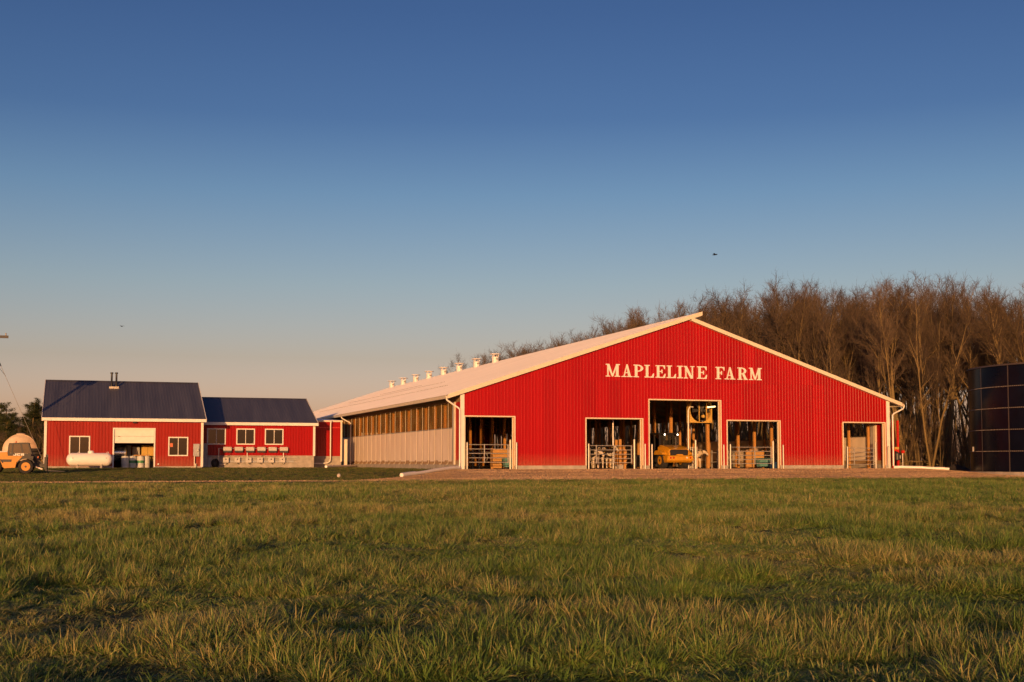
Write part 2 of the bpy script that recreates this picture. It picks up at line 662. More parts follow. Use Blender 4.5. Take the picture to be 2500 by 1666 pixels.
# ------------------------------------------------------------------ walls of ribbed steel sheets
def wall_panels(parent, x0, x1, zbot, top, openings, m, pitch=0.2286, rib=0.016, pw=0.9144, seam=None, y=0.0, wob=0.0):
    """each steel sheet is one part; top is a function of x; openings are (x0, x1, z0, z1)"""
    def prof(x):
        t = (x - x0) / pitch
        t = (t - math.floor(t)) * pitch
        c = abs(t - pitch / 2)
        return rib * max(0.0, min(1.0, (0.034 - c) / 0.022))
    n = max(1, int(round((x1 - x0) / pw)))
    edges = [x0 + pw * i for i in range(n)] + [x1]
    rows = [(zbot, None, 0.0)] if seam is None else [(zbot, seam, 0.0), (seam - 0.05, None, 0.016)]
    rng = random.Random(5)
    for a, b in zip(edges[:-1], edges[1:]):
        xs = {a, b}
        k = math.floor((a - x0) / pitch) - 1
        while x0 + k * pitch < b + pitch:
            c = x0 + (k + 0.5) * pitch
            for d in (-0.034, -0.012, 0.012, 0.034):
                if a < c + d < b:
                    xs.add(c + d)
            k += 1
        for o in openings:
            for e in (o[0], o[1]):
                if a < e < b:
                    xs.add(e)
        apex = getattr(top, 'apex', None)
        if apex is not None and a < apex < b:
            xs.add(apex)
        xs = sorted(xs)
        for zlo, zhi, off in rows:
            mb = MB()
            dy = y - off - rng.uniform(0, 0.006)
            tilt = rng.uniform(-0.012, 0.012)
            for p, q in zip(xs[:-1], xs[1:]):
                mid = 0.5 * (p + q)
                zp, zq = top(p), top(q)
                if zhi is not None:
                    zp, zq = min(zp, zhi), min(zq, zhi)
                iv = [(zlo, 'top')]
                for o in openings:
                    if o[0] - 1e-6 <= mid <= o[1] + 1e-6:
                        new = []
                        for lo, hi in iv:
                            hv = max(zp, zq) if hi == 'top' else hi
                            if o[2] > lo + 1e-4:
                                new.append((lo, min(o[2], hv)))
                            if o[3] < hv - 1e-4:
                                new.append((max(o[3], lo), hi))
                        iv = new
                for lo, hi in iv:
                    h0, h1 = (zp, zq) if hi == 'top' else (hi, hi)
                    if h0 - lo < 1e-3 and h1 - lo < 1e-3:
                        continue
                    y0, y1 = dy - prof(p) + tilt * (p - a), dy - prof(q) + tilt * (q - a)
                    mb.add([(p, y0, lo), (q, y1, lo), (q, y1, max(h1, lo)), (p, y0, max(h0, lo))], [(0, 1, 2, 3)])
            if mb.f:
                me = bpy.data.meshes.new('wall_panel')
                me.from_pydata(mb.v, [], mb.f)
                me.materials.append(m)
                o = bpy.data.objects.new('wall_panel', me)
                COL.objects.link(o)
                o.parent = parent


def ribbed_roof(xs, prof_fn):
    """a ribbed sheet whose ribs run up the slope: prof_fn(x, t) gives a point, t 0..1 up the slope"""
    mb = MB()
    n = len(xs)
    lo = [prof_fn(x, h, 0.0) for x, h in xs]
    hi = [prof_fn(x, h, 1.0) for x, h in xs]
    mb.add(lo + hi, [(i, i + 1, n + i + 1, n + i) for i in range(n - 1)])
    return mb


def rib_stations(a, b, pitch=0.2286, h=0.016):
    out = []
    x = a
    while x < b - pitch * 0.5:
        out += [(x, 0), (x + 0.03, h), (x + 0.055, h), (x + 0.085, 0)]
        x += pitch
    out.append((b, 0))
    return out


def window(parent, x0, x1, z0, z1, y, kind=2):
    """sliding window: white frame, mullion, two panes"""
    f = MB()
    t = 0.085
    f.box(x0, x1, y - 0.06, y + 0.02, z1 - t, z1).box(x0, x1, y - 0.06, y + 0.02, z0, z0 + t)
    f.box(x0, x0 + t, y - 0.058, y + 0.02, z0 + t, z1 - t).box(x1 - t, x1, y - 0.058, y + 0.02, z0 + t, z1 - t)
    w = f.build('window', M['white'], parent)
    xm = 0.5 * (x0 + x1)
    MB().box(xm - 0.022, xm + 0.022, y - 0.045, y + 0.01, z0 + t, z1 - t).build('mullion', M['white'], w)
    for a, b, d in ((x0 + t, xm - 0.022, 0.0), (xm + 0.022, x1 - t, -0.012)):
        MB().box(a, b, y - 0.012 + d, y - 0.006 + d, z0 + t, z1 - t).build('pane', M['glass'], w)
    return w


# ------------------------------------------------------------------ the big barn
BW, BL = 31.75, 90.0
SL = 0.3307
wall_top = lambda x: 4.83 + SL * (x if x < BW / 2 else BW - x)
wall_top.apex = BW / 2
doors = [(0.20, 3.49, 3.34), (8.48, 12.49, 3.30), (13.02, 18.33, 4.60), (18.86, 22.92, 3.27), (28.05, 31.48, 3.23)]
barn = thing('dairy_barn', 'long red steel-sided dairy barn with white roof and five open doorways', 'barn', 0, 0, 0)
wall_panels(barn, 0.0, BW, 0.22, wall_top, [(a, b, -1, t) for a, b, t in doors], M['red'], seam=5.88)
# concrete footing between the doorways
ends = [0.0] + [q for d in doors for q in d[:2]] + [BW]
for a, b in zip(ends[::2], ends[1::2]):
    MB().box(a, b, -0.06, 0.22, -0.2, 0.235).build('footing', M['concrete'], barn)
# inner lining of the gable wall, seen from inside only
lin_mb = MB()
cut = sorted({0.0, BW / 2, BW} | {q for d in doors for q in d[:2]})
for a, b in zip(cut[:-1], cut[1:]):
    mid = 0.5 * (a + b)
    lo = 0.235
    for d in doors:
        if d[0] < mid < d[1]:
            lo = d[2]
    lin_mb.add([(a, 0.16, lo), (b, 0.16, lo), (b, 0.16, wall_top(b)), (a, 0.16, wall_top(a))], [(0, 1, 2, 3)])
lin_mb.build('wall_lining', M['woodv'], barn)
for a, b, t in doors:                                   # trim frame and deep wooden jambs
    f = MB()
    f.box(a - 0.07, b + 0.07, -0.05, 0.0, t, t + 0.07)
    f.box(a - 0.07, a, -0.052, 0.0, 0.0, t).box(b, b + 0.07, -0.052, 0.0, 0.0, t)
    f.build('door_trim', M['cream'], barn)
    MB().box(a - 0.12, a, 0.002, 0.30, 0.0, t - 0.002).build('jamb', M['wood'], barn)
    MB().box(b - 0.03, b + 0.12, 0.002, 0.30, 0.0, t - 0.002).build('jamb', M['wood'], barn)
    MB().box(a, b, 0.06, 0.28, t - 0.02, t + 0.2).build('lintel', M['plank'], barn)
    MB().box(b - 0.10, b - 0.035, 0.06, 0.16, 0.0, t - 0.03).build('door_track', M['cream'], barn)
for x in (0.0, BW):                                     # corner trim
    s = -1 if x == 0 else 1
    MB().box(x - 0.13 + 0.0 * s, x + 0.13, -0.075, -0.03, 0.0, wall_top(x) - 0.02).build('corner_trim', M['white'], barn)
    MB().box(x - 0.02 if s < 0 else x, x if s < 0 else x + 0.02, -0.03, 0.16, 0.235, 4.7).build('corner_trim', M['white'], barn)

# roof: the left slope shoots past the ridge
TOP0, OVL, OVR = 5.03, -1.03, BW + 1.03
TIPX = 16.86
st = rib_stations(-0.30, BL + 0.3)
zl = lambda x: TOP0 + SL * x
zr = lambda x: TOP0 + SL * (BW - x) - 0.02
left = ribbed_roof(st, lambda v, h, t: (OVL + (TIPX - OVL) * t, v, zl(OVL + (TIPX - OVL) * t) + h))
roofL = left.build('roof', M['roof_white'], barn)
right = ribbed_roof(st, lambda v, h, t: (OVR + (15.9 - OVR) * t, v, zr(OVR + (15.9 - OVR) * t) + h))
roofR = right.build('roof', M['roof_white'], barn)
und = MB()
und.add([(OVL, -0.25, zl(OVL) - 0.16), (TIPX, -0.25, zl(TIPX) - 0.16), (TIPX, BL, zl(TIPX) - 0.16), (OVL, BL, zl(OVL) - 0.16)], [(0, 1, 2, 3)])
und.add([(OVR, -0.25, zr(OVR) - 0.16), (15.9, -0.25, zr(15.9) - 0.16), (15.9, BL, zr(15.9) - 0.16), (OVR, BL, zr(OVR) - 0.16)], [(0, 1, 2, 3)])
und.build('roof_lining', M['soffit'], barn)


def slope_board(xa, xb, zf, lo, hi, y0, y1):
    return MB().prism([(xa, zf(xa) + lo), (xb, zf(xb) + lo), (xb, zf(xb) + hi), (xa, zf(xa) + hi)], 'y', y0, y1)


slope_board(OVL, TIPX, zl, -0.235, 0.03, -0.35, -0.301).build('rake_trim', M['cream'], barn)
slope_board(16.05, OVR, zr, -0.225, 0.03, -0.352, -0.301).build('rake_trim', M['cream'], barn)
slope_board(OVL, TIPX, zl, -0.235, 0.0, BL + 0.30, BL + 0.35).build('rake_trim', M['cream'], barn)
slope_board(16.05, OVR, zr, -0.235, 0.0, BL + 0.302, BL + 0.35).build('rake_trim', M['cream'], barn)
slope_board(OVL, TIPX, zl, -0.22, -0.17, -0.30, 0.0).build('soffit', M['cream'], barn)
slope_board(16.05, OVR, zr, -0.22, -0.17, -0.30, 0.0).build('soffit', M['cream'], barn)
MB().box(TIPX - 0.01, TIPX + 0.03, -0.30, BL, zl(TIPX) - 0.2, zl(TIPX) + 0.02).build('ridge_fascia', M['cream'], barn)
for s, x, z in ((-1, OVL, zl(OVL)), (1, OVR, zr(OVR))):
    g = MB().prism([(x, z - 0.24), (x + s * 0.13, z - 0.24), (x + s * 0.16, z - 0.04), (x + s * 0.12, z - 0.06), (x + s * 0.10, z - 0.2), (x, z - 0.2)], 'y', -0.34, BL + 0.2)
    g.build('gutter', M['cream'], barn)
    MB().box(x - 0.015, x + 0.015, -0.3, BL, z - 0.24, z - 0.03).build('fascia', M['cream'], barn)
# small snow guards in rows on the left slope
sg = MB()
for row, x in enumerate((4.2, 7.4, 9.0)):
    for k in range(int((78 - 22) / 0.4572)):
        v = (18, 30, 44)[row] + k * 0.4572
        if v < (84, 72, 62)[row]:
            z = zl(x)
            sg.box(x - 0.03, x + 0.03, v, v + 0.10, z + 0.002, z + 0.05)
o = sg.build('snow_guards', M['soffit'], roofL)
o['kind'] = 'stuff'

# ventilation chimneys along the ridge
for k in range(8):
    v = 42.3 + 6.28 * k
    c = MB().lathe((16.15, v, zl(16.15) - 0.35), (0, 0, 1), [(0, .36), (0.1, .34), (0.82, .34), (0.84, .36), (0.90, .36)], 20).build('ventilation_chimney', M['white'], barn, True)
    MB().lathe((16.15, v, zl(16.15) + 0.78), (0, 0, 1), [(0, 0.54), (0.04, 0.56), (0.08, 0.54), (0.12, 0.08)], 24).build('cap', M['white'], c, True)
    for q in range(4):
        a = math.pi / 4 + q * math.pi / 2
        MB().box(16.15 + .31 * math.cos(a) - .03, 16.15 + .31 * math.cos(a) + .03, v + .31 * math.sin(a) - .03, v + .31 * math.sin(a) + .03, zl(16.15) + .5, zl(16.15) + 0.80).build('cap_post', M['white'], c)
    MB().box(16.15 - 0.06, 16.15 + 0.16, v - 0.37, v - 0.30, zl(16.15) + 0.28, zl(16.15) + 0.40).build('motor_plate', M['soffit'], c)

# long sides: kerb, skirt board, curtain below, open above, posts behind
for side, x in ((0, 0.0), (1, BW)):
    s = -1 if side == 0 else 1
    MB().box(x - 0.1, x + 0.1, 0.22, BL, -0.3, 0.30).build('kerb', M['concrete'], barn)
    MB().box(x - 0.05, x + 0.04, 0.24, BL, 0.302, 0.58).build('skirt_board', M['woodv'], barn)
    MB().box(x - 0.06, x + 0.10, 0.2, BL, 4.30, 4.80).build('header_beam', M['woodv'], barn)
    ctop = 2.66 if side == 0 else 2.30
    cm = MB()
    nv = 270
    vv = [2.05 + (BL - 2.4) * i / nv for i in range(nv + 1)]
    lo = [(x + s * (0.055 + 0.010 * math.sin(v * 3.1 + math.sin(v * .7)) + 0.006 * math.sin(v * 9.7 + 1)), v, 0.50) for v in vv]
    hi = [(x + s * (0.055 + 0.008 * math.sin(v * 5.1)), v, ctop) for v in vv]
    cm.add(lo + hi, [(i, i + 1, nv + 2 + i, nv + 1 + i) for i in range(nv)])
    cu = cm.build('curtain', M['curtain'], barn, True)
    MB().cyl((x + s * 0.06, 2.05, ctop), (0, 1, 0), 0.03, BL - 2.4, 6).build('curtain_rod', M['galv'], cu)
    if side == 0:
        MB().box(x - 0.035, x - 0.03, 2.05, BL - 0.4, ctop + 0.03, 4.29).build('curtain_film', M['film'], barn)
    # red steel return and boarded corner by the gable
    wm = MB()
    for i in range(5):
        v0 = 0.16 + i * 0.2286
        wm.box(x - 0.02, x + 0.02, v0, v0 + 0.2, 0.30, 4.32)
        wm.box(x + s * 0.02 - 0.02, x + s * 0.02 + 0.02, v0 + 0.2, v0 + 0.2286, 0.30, 4.32)
    wm.build('wall_return', M['red'], barn)
    MB().box(x - 0.12, x + 0.12, 1.32, 1.62, 0.30, 4.32).build('corner_board', M['cream'], barn)
    MB().box(x - 0.05, x + 0.05, 1.64, 2.02, 0.58, 4.30).build('corner_panel', M['grey_box'], barn)
    pm = MB().box(-0.08, 0.08, -0.07, 0.07, 0.0, 4.6).mesh('post', M['wood'])
    for k in range(37):
        v = 2.1 + 2.44 * k
        if v < BL - 0.5:
            share(pm, 'post', barn, (x - s * 0.18, v, 0))
    hook = MB().tube([(0, 0, 4.32), (0, 0, 0.42), (-0.03, 0, 0.33), (-0.09, 0, 0.30), (-0.13, 0, 0.36)], 0.011, 5).mesh('curtain_cable', M['cream'])
    if side == 0:
        for k in range(24):
            share(hook, 'curtain_cable', barn, (x - 0.16, 2.6 + 1.62 * k, 0))

# posts in rows inside, rafters above, far gable
pin = MB().box(-0.085, 0.085, -0.085, 0.085, 0.0, 6.4).mesh('post', M['wood'])
ptall = MB().box(-0.095, 0.095, -0.095, 0.095, 0.0, 8.4).mesh('post', M['wood'])
for x, me, v0, st_ in ((7.1, pin, 3.9, 2.9), (24.6, pin, 3.9, 2.45), (19.1, ptall, 3.3, 2.9)):
    for k in range(29):
        if v0 + st_ * k < 86:
            share(me, 'post', barn, (x, v0 + st_ * k, 0))
rf = MB()
for lo_x, hi_x, zf in ((0.1, 15.8, zl), (15.9, BW - 0.1, zr)):
    rf.prism([(lo_x, zf(lo_x) - 0.45), (hi_x, zf(hi_x) - 0.45), (hi_x, zf(hi_x) - 0.17), (lo_x, zf(lo_x) - 0.17)], 'y', -0.025, 0.025)
rf.box(7.0, 24.7, -0.03, 0.03, 6.4, 6.62)
rme = rf.mesh('rafter', M['woodv'])
for k in range(30):
    share(rme, 'rafter', barn, (0, 2.1 + 2.9 * k, 0))
fg = MB()
for a, b in ((0, 8.5), (8.5, 12.5), (12.5, 19), (19, 23), (23, BW)):
    lo = {8.5: 3.3, 12.5: 4.4, 19: 3.3}.get(a, 0.0)
    pts = [(a, lo), (b, lo), (b, wall_top(b))] + ([(BW / 2, wall_top(BW / 2))] if a < BW / 2 < b else []) + [(a, wall_top(a))]
    fg.add([(p[0], BL - 0.02, p[1]) for p in pts], [tuple(range(len(pts)))])
fg.build('back_wall', M['red'], barn)

# downspouts with the pipes that carry the water away
def downspout(pts, name='downspout', r=0.055, parent=barn):
    return MB().tube(pts, r, 10).build(name, M['pipe_white'], parent, True)


def ground_pipe(a, b, r=0.10, n=8):
    pts = []
    for i in range(n + 1):
        t = i / n
        u, v = a[0] + (b[0] - a[0]) * t, a[1] + (b[1] - a[1]) * t
        pts.append((u, v, gz(u, v) + r * 0.9 + 0.02 + (0.015 if i % 3 == 1 else 0)))
    return pts


ds = downspout([(-1.10, -0.22, 4.60), (-1.10, -0.22, 4.45), (-1.04, -0.22, 4.34), (-0.28, -0.20, 3.86), (-0.20, -0.19, 3.74), (-0.20, -0.19, 0.42), (-0.22, -0.22, 0.18), (-0.32, -0.34, 0.08)])
gp = MB().tube(ground_pipe((-0.25, -0.30), (-5.0, -5.3)), 0.10, 10)
gp.build('drain_pipe', M['pipe_white'], ds, True)
MB().tube([Vector(p) for p in ground_pipe((-4.2, -4.42), (-5.3, -5.62), 0.11, 2)], 0.125, 10).build('pipe_sleeve', M['pipe_white'], ds, True)
ds = downspout([(33.0, -0.22, 4.56), (33.0, -0.22, 4.40), (32.9, -0.22, 4.26), (32.15, -0.20, 3.92), (32.05, -0.19, 3.80), (32.05, -0.19, 0.20)])
MB().tube(ground_pipe((31.95, -0.35), (35.3, -2.1)), 0.10, 10).build('drain_pipe', M['pipe_white'], ds, True)
ds = downspout([(-1.10, 33.3, 4.55), (-1.10, 33.3, 4.40), (-1.02, 33.3, 4.28), (-0.35, 33.3, 3.95), (-0.28, 33.3, 3.84), (-0.28, 33.3, 0.20), (-0.4, 33.2, 0.1)])
MB().tube([(-0.1, 31.5, 0.16), (-0.4, 30.8, 0.14), (-4.6, 21.6, 0.10)], 0.10, 10).build('drain_pipe', M['pipe_white'], ds, True)

# ------------------------------------------------------------------ lettering on the gable
sign = thing('barn_sign', 'cream raised serif letters reading MAPLELINE FARM across the red gable', 'sign', 9.86, -0.03, 6.09)


def letter_pieces(ch, w):
    S, T, K = 0.21, 0.10, 0.075      # thick stroke, thin stroke, serif height
    box = lambda a, b, c, d: [(a, c), (b, c), (b, d), (a, d)]
    P = []
    if ch == 'I':
        c = w / 2
        P = [box(c - S / 2, c + S / 2, 0, 1), box(0, w, 0, K), box(0, w, 1 - K, 1)]
    elif ch in 'LEF':
        P = [box(.12, .12 + S, 0, 1), box(0, .46, 1 - K, 1)]
        if ch == 'L':
            P += [box(0, w, 0, K), [(w - .2, K), (w, K), (w + .03, .34), (w - .03, .34)]]
        else:
            P += [box(.3, w, 1 - K, 1), [(w - .16, 1 - K), (w, 1 - K), (w, .70), (w - .05, .70)],
                  box(.3, w * .72, .47, .55), box(w * .62, w * .72, .36, .66)]
            P += [box(0, .48, 0, K)] if ch == 'F' else [box(0, w, 0, K), [(w - .18, K), (w, K), (w + .04, .33), (w - .02, .33)]]
    elif ch in 'PR':
        P = [box(.12, .12 + S, 0, 1), box(0, .46 if ch == 'P' else .44, 0, K), box(0, .3, 1 - K, 1)]
        ww = w if ch == 'P' else w * .86
        n = 12
        cx, cz, rx, rz = .33, .72, ww - .33, .28
        for i in range(n):
            a0, a1 = math.pi / 2 - math.pi * i / n, math.pi / 2 - math.pi * (i + 1) / n
            q = []
            for a, k in ((a0, 1), (a1, 1), (a1, 0), (a0, 0)):
                rr = (rx, rz) if k else (rx - S * .95, rz - .08)
                q.append((cx + rr[0] * math.cos(a), cz + rr[1] * math.sin(a)))
            P.append(q)
        if ch == 'R':
            P += [[(.42, .46), (.64, .46), (w * .93, 0), (w * .68, 0)], box(w * .62, w, 0, K)]
    elif ch == 'A':
        P = [[(.14, 0), (.24, 0), (w * .52, .95), (w * .46, 1)], [(w - .34, 0), (w - .11, 0), (w * .56, 1), (w * .44, 1)],
             box(w * .28, w * .66, .30, .37), box(0, .40, 0, K), box(w - .46, w, 0, K)]
    elif ch == 'N':
        P = [box(.13, .13 + T, 0, 1), box(w - .13 - T, w - .13, 0, 1), [(.02, 1), (.26, 1), (w - .13, 0), (w - .34, 0)],
             box(0, .36, 0, K), box(0, .22, 1 - K, 1), box(w - .36, w, 1 - K, 1)]
    elif ch == 'M':
        P = [box(.13, .13 + T, 0, 1), box(w - .12 - S, w - .12, 0, 1), [(.06, 1), (.30, 1), (w * .50, .12), (w * .44, .0)],
             [(w - .30, 1), (w - .16, 1), (w * .50, 0), (w * .43, .06)],
             box(0, .36, 0, K), box(0, .26, 1 - K, 1), box(w - .45, w, 0, K), box(w - .28, w, 1 - K, 1)]
    return P


LH = 0.84
lx = [('M', 0.00, 1.01), ('A', 1.14, 1.91), ('P', 2.00, 2.70), ('L', 2.80, 3.47), ('E', 3.61, 4.31), ('L', 4.44, 5.10), ('I', 5.21, 5.63), ('N', 5.71, 6.50), ('E', 6.70, 7.42),
      ('F', 8.11, 8.78), ('A', 8.80, 9.60), ('R', 9.79, 10.57), ('M', 10.69, 11.66)]
for ch, a, b in lx:
    mb = MB()
    for k, poly in enumerate(letter_pieces(ch, (b - a) / LH)):
        mb.prism([(a + p * LH, q * LH) for p, q in poly], 'y', -0.055 - 0.0012 * k, 0.004)
    mb.build('letter', M['white'], sign)
TANK_PH, SEAM_K = R(167), 0

# ------------------------------------------------------------------ gabled outbuildings on the left
def gabled(name, label, x0, x1, v0, v1, eave, ridge_z, openings, ov=0.42, seglabel=None, zbot=0.12, foot=0.14, red='red_b', right_wall=True, left_wall=True):
    """origin at (x0, v0); ridge runs along u"""
    b = thing(name, label, 'building', x0, v0, 0)
    w, d = x1 - x0, v1 - v0
    wall_panels(b, 0, w, zbot, lambda x: eave - 0.05, [(a - x0, c - x0, e, f) for a, c, e, f in openings], M[red], rib=0.026)
    solid = MB()                                        # footing broken at floor-level openings
    cuts = sorted([(a - x0, c - x0) for a, c, e, f in openings if e <= 0.05])
    x = 0.0
    for a, c in cuts + [(w, w)]:
        solid.box(x, a, -0.05, 0.15, -0.3, foot)
        x = c
    solid.build('footing', M['concrete'], b)
    rz0 = eave + 0.02
    sl = (ridge_z - rz0) / (d / 2 + ov)
    st = rib_stations(-0.25, w + 0.25, 0.2286, 0.010)
    hf, hb = -ov, d + ov
    r1 = ribbed_roof(st, lambda x, h, t: (x, hf + (d / 2 - hf) * t, rz0 + (ridge_z - rz0) * t + h)).build('roof', M['roof_dark'], b)
    ribbed_roof(st, lambda x, h, t: (x, hb + (d / 2 - hb) * t, rz0 + (ridge_z - rz0) * t + h)).build('roof', M['roof_dark'], b)
    MB().prism([(d / 2 - 0.18, ridge_z - 0.05), (d / 2, ridge_z + 0.05), (d / 2 + 0.18, ridge_z - 0.05), (d / 2, ridge_z + 0.01)], 'x', -0.27, w + 0.27).build('ridge_cap', M['roof_dark'], b)
    MB().box(-0.28, w + 0.28, hf - 0.03, hf, rz0 - 0.21, rz0 + 0.02).build('fascia', M['white'], b)
    MB().box(-0.28, w + 0.28, hf + 0.002, 0.0, rz0 - 0.17, rz0 - 0.14).build('soffit', M['white'], b)
    for xs in (-0.29, w + 0.25):
        MB().prism([(hf - 0.03, rz0 - 0.21), (d / 2, ridge_z - 0.17), (hb, rz0 - 0.21), (hb, rz0 + 0.035), (d / 2, ridge_z + 0.06), (hf - 0.03, rz0 + 0.035)], 'x', xs, xs + 0.04).build('rake_trim', M['white'], b)
    for xs, on in ((0.0, left_wall), (w - 0.04, right_wall)):
        if on:
            MB().prism([(0.03, zbot - 0.3), (d, zbot - 0.3), (d, rz0 - 0.1), (d / 2, ridge_z - 0.15), (0.03, rz0 - 0.1)], 'x', xs, xs + 0.04).build('side_wall', M[red], b)
    MB().box(0, w, d - 0.04, d, -0.3, rz0 - 0.1).build('back_wall', M[red], b)
    for xs in (0.0, w):
        MB().box(xs - 0.09, xs + 0.09, -0.075, -0.028, zbot - 0.02, rz0 - 0.18).build('corner_trim', M['white'], b)
    return b, r1, (w, d, rz0, sl, hf)


# workshop with the roller door
WX0, WX1, WV = -25.28, -13.92, 23.5
ws, ws_roof, wi = gabled('red_workshop', 'red workshop with charcoal roof, half-raised white door and two windows', WX0, WX1, WV, 38.0, 3.72, 7.0,
                         [(-23.61, -22.12, 0.94, 2.42), (-16.44, -14.96, 0.92, 2.39), (-20.40, -17.50, 0.0, 2.95)])
U = lambda u: u - WX0
window(ws, U(-23.61), U(-22.12), 0.94, 2.42, -0.0)
w2 = window(ws, U(-16.44), U(-14.96), 0.92, 2.39, -0.0)
MB().box(U(-16.30), U(-16.10), -0.032, -0.026, 1.62, 1.90).build('orange_notice', M['orange_sticker'], w2)
MB().box(0.1, U(-20.5), 0.10, 0.14, 0.15, 0.9).box(U(-17.4), 11.26, 0.10, 0.14, 0.15, 0.9).box(0.1, U(-20.5), 0.10, 0.14, 2.5, 3.5).box(U(-17.4), 11.26, 0.10, 0.14, 2.5, 3.5).build('wall_lining', M['soffit'], ws)
f = MB()
f.box(U(-20.50), U(-20.40), -0.06, 0.12, 0.0, 2.95).box(U(-17.50), U(-17.40), -0.06, 0.12, 0.0, 2.95).box(U(-20.50), U(-17.40), -0.062, 0.12, 2.951, 3.05)
f.build('door_frame', M['white'], ws)
dr = MB().box(U(-20.39), U(-17.51), 0.06, 0.10, 2.42, 2.95, 0.012).build('door_panel', M['white'], ws)
MB().box(U(-20.39), U(-17.51), 0.06, 0.10, 1.90, 2.41, 0.012).build('door_panel', M['white'], ws)
MB().box(U(-20.12), U(-19.95), 0.035, 0.06, 2.38, 2.42).build('handle', M['steel_dark'], ws)
MB().box(U(-20.2), U(-17.7), 0.15, 3.0, 2.98, 3.02).build('raised_panels', M['soffit'], ws)
lt = MB().box(U(-19.08), U(-18.80), -0.30, -0.10, 3.40, 3.50, 0.02).build('flood_light', M['black'], ws)
MB().tube([(U(-18.94), 0.0, 3.46), (U(-18.94), -0.12, 3.46)], 0.025, 6).build('bracket', M['black'], lt)
MB().lathe((U(-17.15), -0.03, 0.30), (0, -1, 0), [(0, 0.07), (0.05, 0.07), (0.08, 0.03)], 12).build('dryer_vent', M['white'], ws)
MB().box(0, 11.3, 0.1, 14.3, 0.0, 0.02).build('floor', M['floor_in'], ws)
for dx in (-0.18, 0.18):                                # twin flue pipes on the roof
    x, y = U(-20.35) + dx, 5.9
    zr_ = wi[2] + wi[3] * (y - wi[4])
    fl = MB().lathe((x, y, zr_ - 0.1), (0, 0, 1), [(0, .10), (0.55, .10), (0.58, .075), (1.22, .075), (1.24, .13), (1.30, .13), (1.33, .07)], 14).build('flue_pipe', M['black'], ws, True)
    MB().box(x - 0.19, x + 0.19, y - 0.22, y + 0.12, zr_ - 0.09, zr_ + 0.08).build('flashing', M['galv'], fl)
# what stands inside the half-open door
t = thing('steel_vat', 'horizontal stainless steel tank inside the workshop doorway, behind the propane tank', 'vat', -20.1, 25.6, 0.0)
MB().lathe((-0.9, 0, 1.15), (1, 0, 0), [(0, .05), (0.02, .5), (0.1, .62), (1.5, .62), (1.58, .5), (1.6, .05)], 28).build('body', M['steel'], t, True)
for x in (-0.5, 0.3):
    MB().box(x - 0.05, x + 0.05, -0.4, 0.4, 0.0, 0.62).build('leg', M['steel_dark'], t)
drum = MB().lathe((0, 0, 0), (0, 0, 1), [(0, .26), (0.02, .285), (0.28, .285), (0.30, .295), (0.33, .285), (0.58, .285), (0.61, .295), (0.64, .285), (0.86, .285), (0.88, .26)], 20).mesh('body', M['drum_white'], True)
lid = MB().lathe((0, 0, 0.88), (0, 0, 1), [(0, .24), (0.02, .24), (0.022, .05), (0.05, .05)], 16).mesh('lid', M['drum_white'], True)
dl = ['plain white plastic drum just inside the workshop door, left of the others', 'plastic drum with dark green label, second in the workshop doorway',
      'white plastic drum with green stripe in the middle of the workshop doorway', 'white plastic drum at the right of the group in the workshop doorway']
for k, (u, v) in enumerate([(-19.55, 24.3), (-18.98, 24.5), (-18.42, 24.3), (-17.98, 24.6)]):
    t = thing('plastic_drum', dl[k], 'drum', u, v, 0.021, 0.4 * k, 'drums in the workshop doorway')
    share(drum, 'body', t)
    share(lid, 'lid', t)
    if k in (1, 2):
        MB().lathe((0, 0, 0.36), (0, 0, 1), [(0, .2868), (0.2, .2868)], 20).build('label_band', M['drum_green'], t, True)
t = thing('crate', 'black plastic crate on the floor at the right of the workshop doorway', 'crate', -17.75, 25.3, 0.021)
f = MB().box(-0.4, 0.35, -0.3, 0.3, 0, 0.05).box(-0.4, 0.35, -0.3, -0.26, 0.05, 0.5).box(-0.4, 0.35, 0.26, 0.3, 0.05, 0.5).box(-0.4, -0.36, -0.26, 0.26, 0.05, 0.5).box(0.31, 0.35, -0.26, 0.26, 0.05, 0.5)
f.build('body', M['black'], t)
MB().box(-0.44, 0.39, -0.34, -0.3, 0.42, 0.5).build('rim', M['black'], t)
t = thing('storage_cabinet', 'ochre yellow cabinet standing at the back of the workshop doorway', 'cabinet', -17.9, 27.0, 0.021)
MB().box(-0.35, 0.6, -0.3, 0.3, 0.05, 1.75, 0.02).build('body', M['ocher'], t)
MB().box(0.10, 0.12, -0.312, -0.3, 0.1, 1.7).build('door_gap', M['black'], t)
MB().box(0.16, 0.19, -0.33, -0.3, 0.85, 1.05).build('handle', M['steel'], t)
for k, (u, h) in enumerate(((-19.3, 1.75), (-18.65, 1.65))):
    t = thing('grey_locker', ('tall' if k == 0 else 'shorter') + ' grey locker in the dim workshop behind the drums', 'locker', u, 27.2, 0.021, 0, 'lockers in the workshop')
    MB().box(-0.28, 0.28, -0.25, 0.25, 0.04, h, 0.02).build('body', M['grey_box'], t)
    MB().box(-0.01, 0.01, -0.262, -0.25, 0.1, h - 0.06).build('door_gap', M['black'], t)
t = thing('bench', 'small wooden bench top behind the drums in the workshop doorway', 'bench', -18.3, 25.7, 0.021)
MB().box(-0.6, 0.5, -0.3, 0.3, 0.92, 1.0).build('top', M['plank'], t)
for x in (-0.52, 0.42):
    for y in (-0.24, 0.24):
        MB().box(x - 0.04, x + 0.04, y - 0.04, y + 0.04, 0, 0.92).build('leg', M['wood'], t)

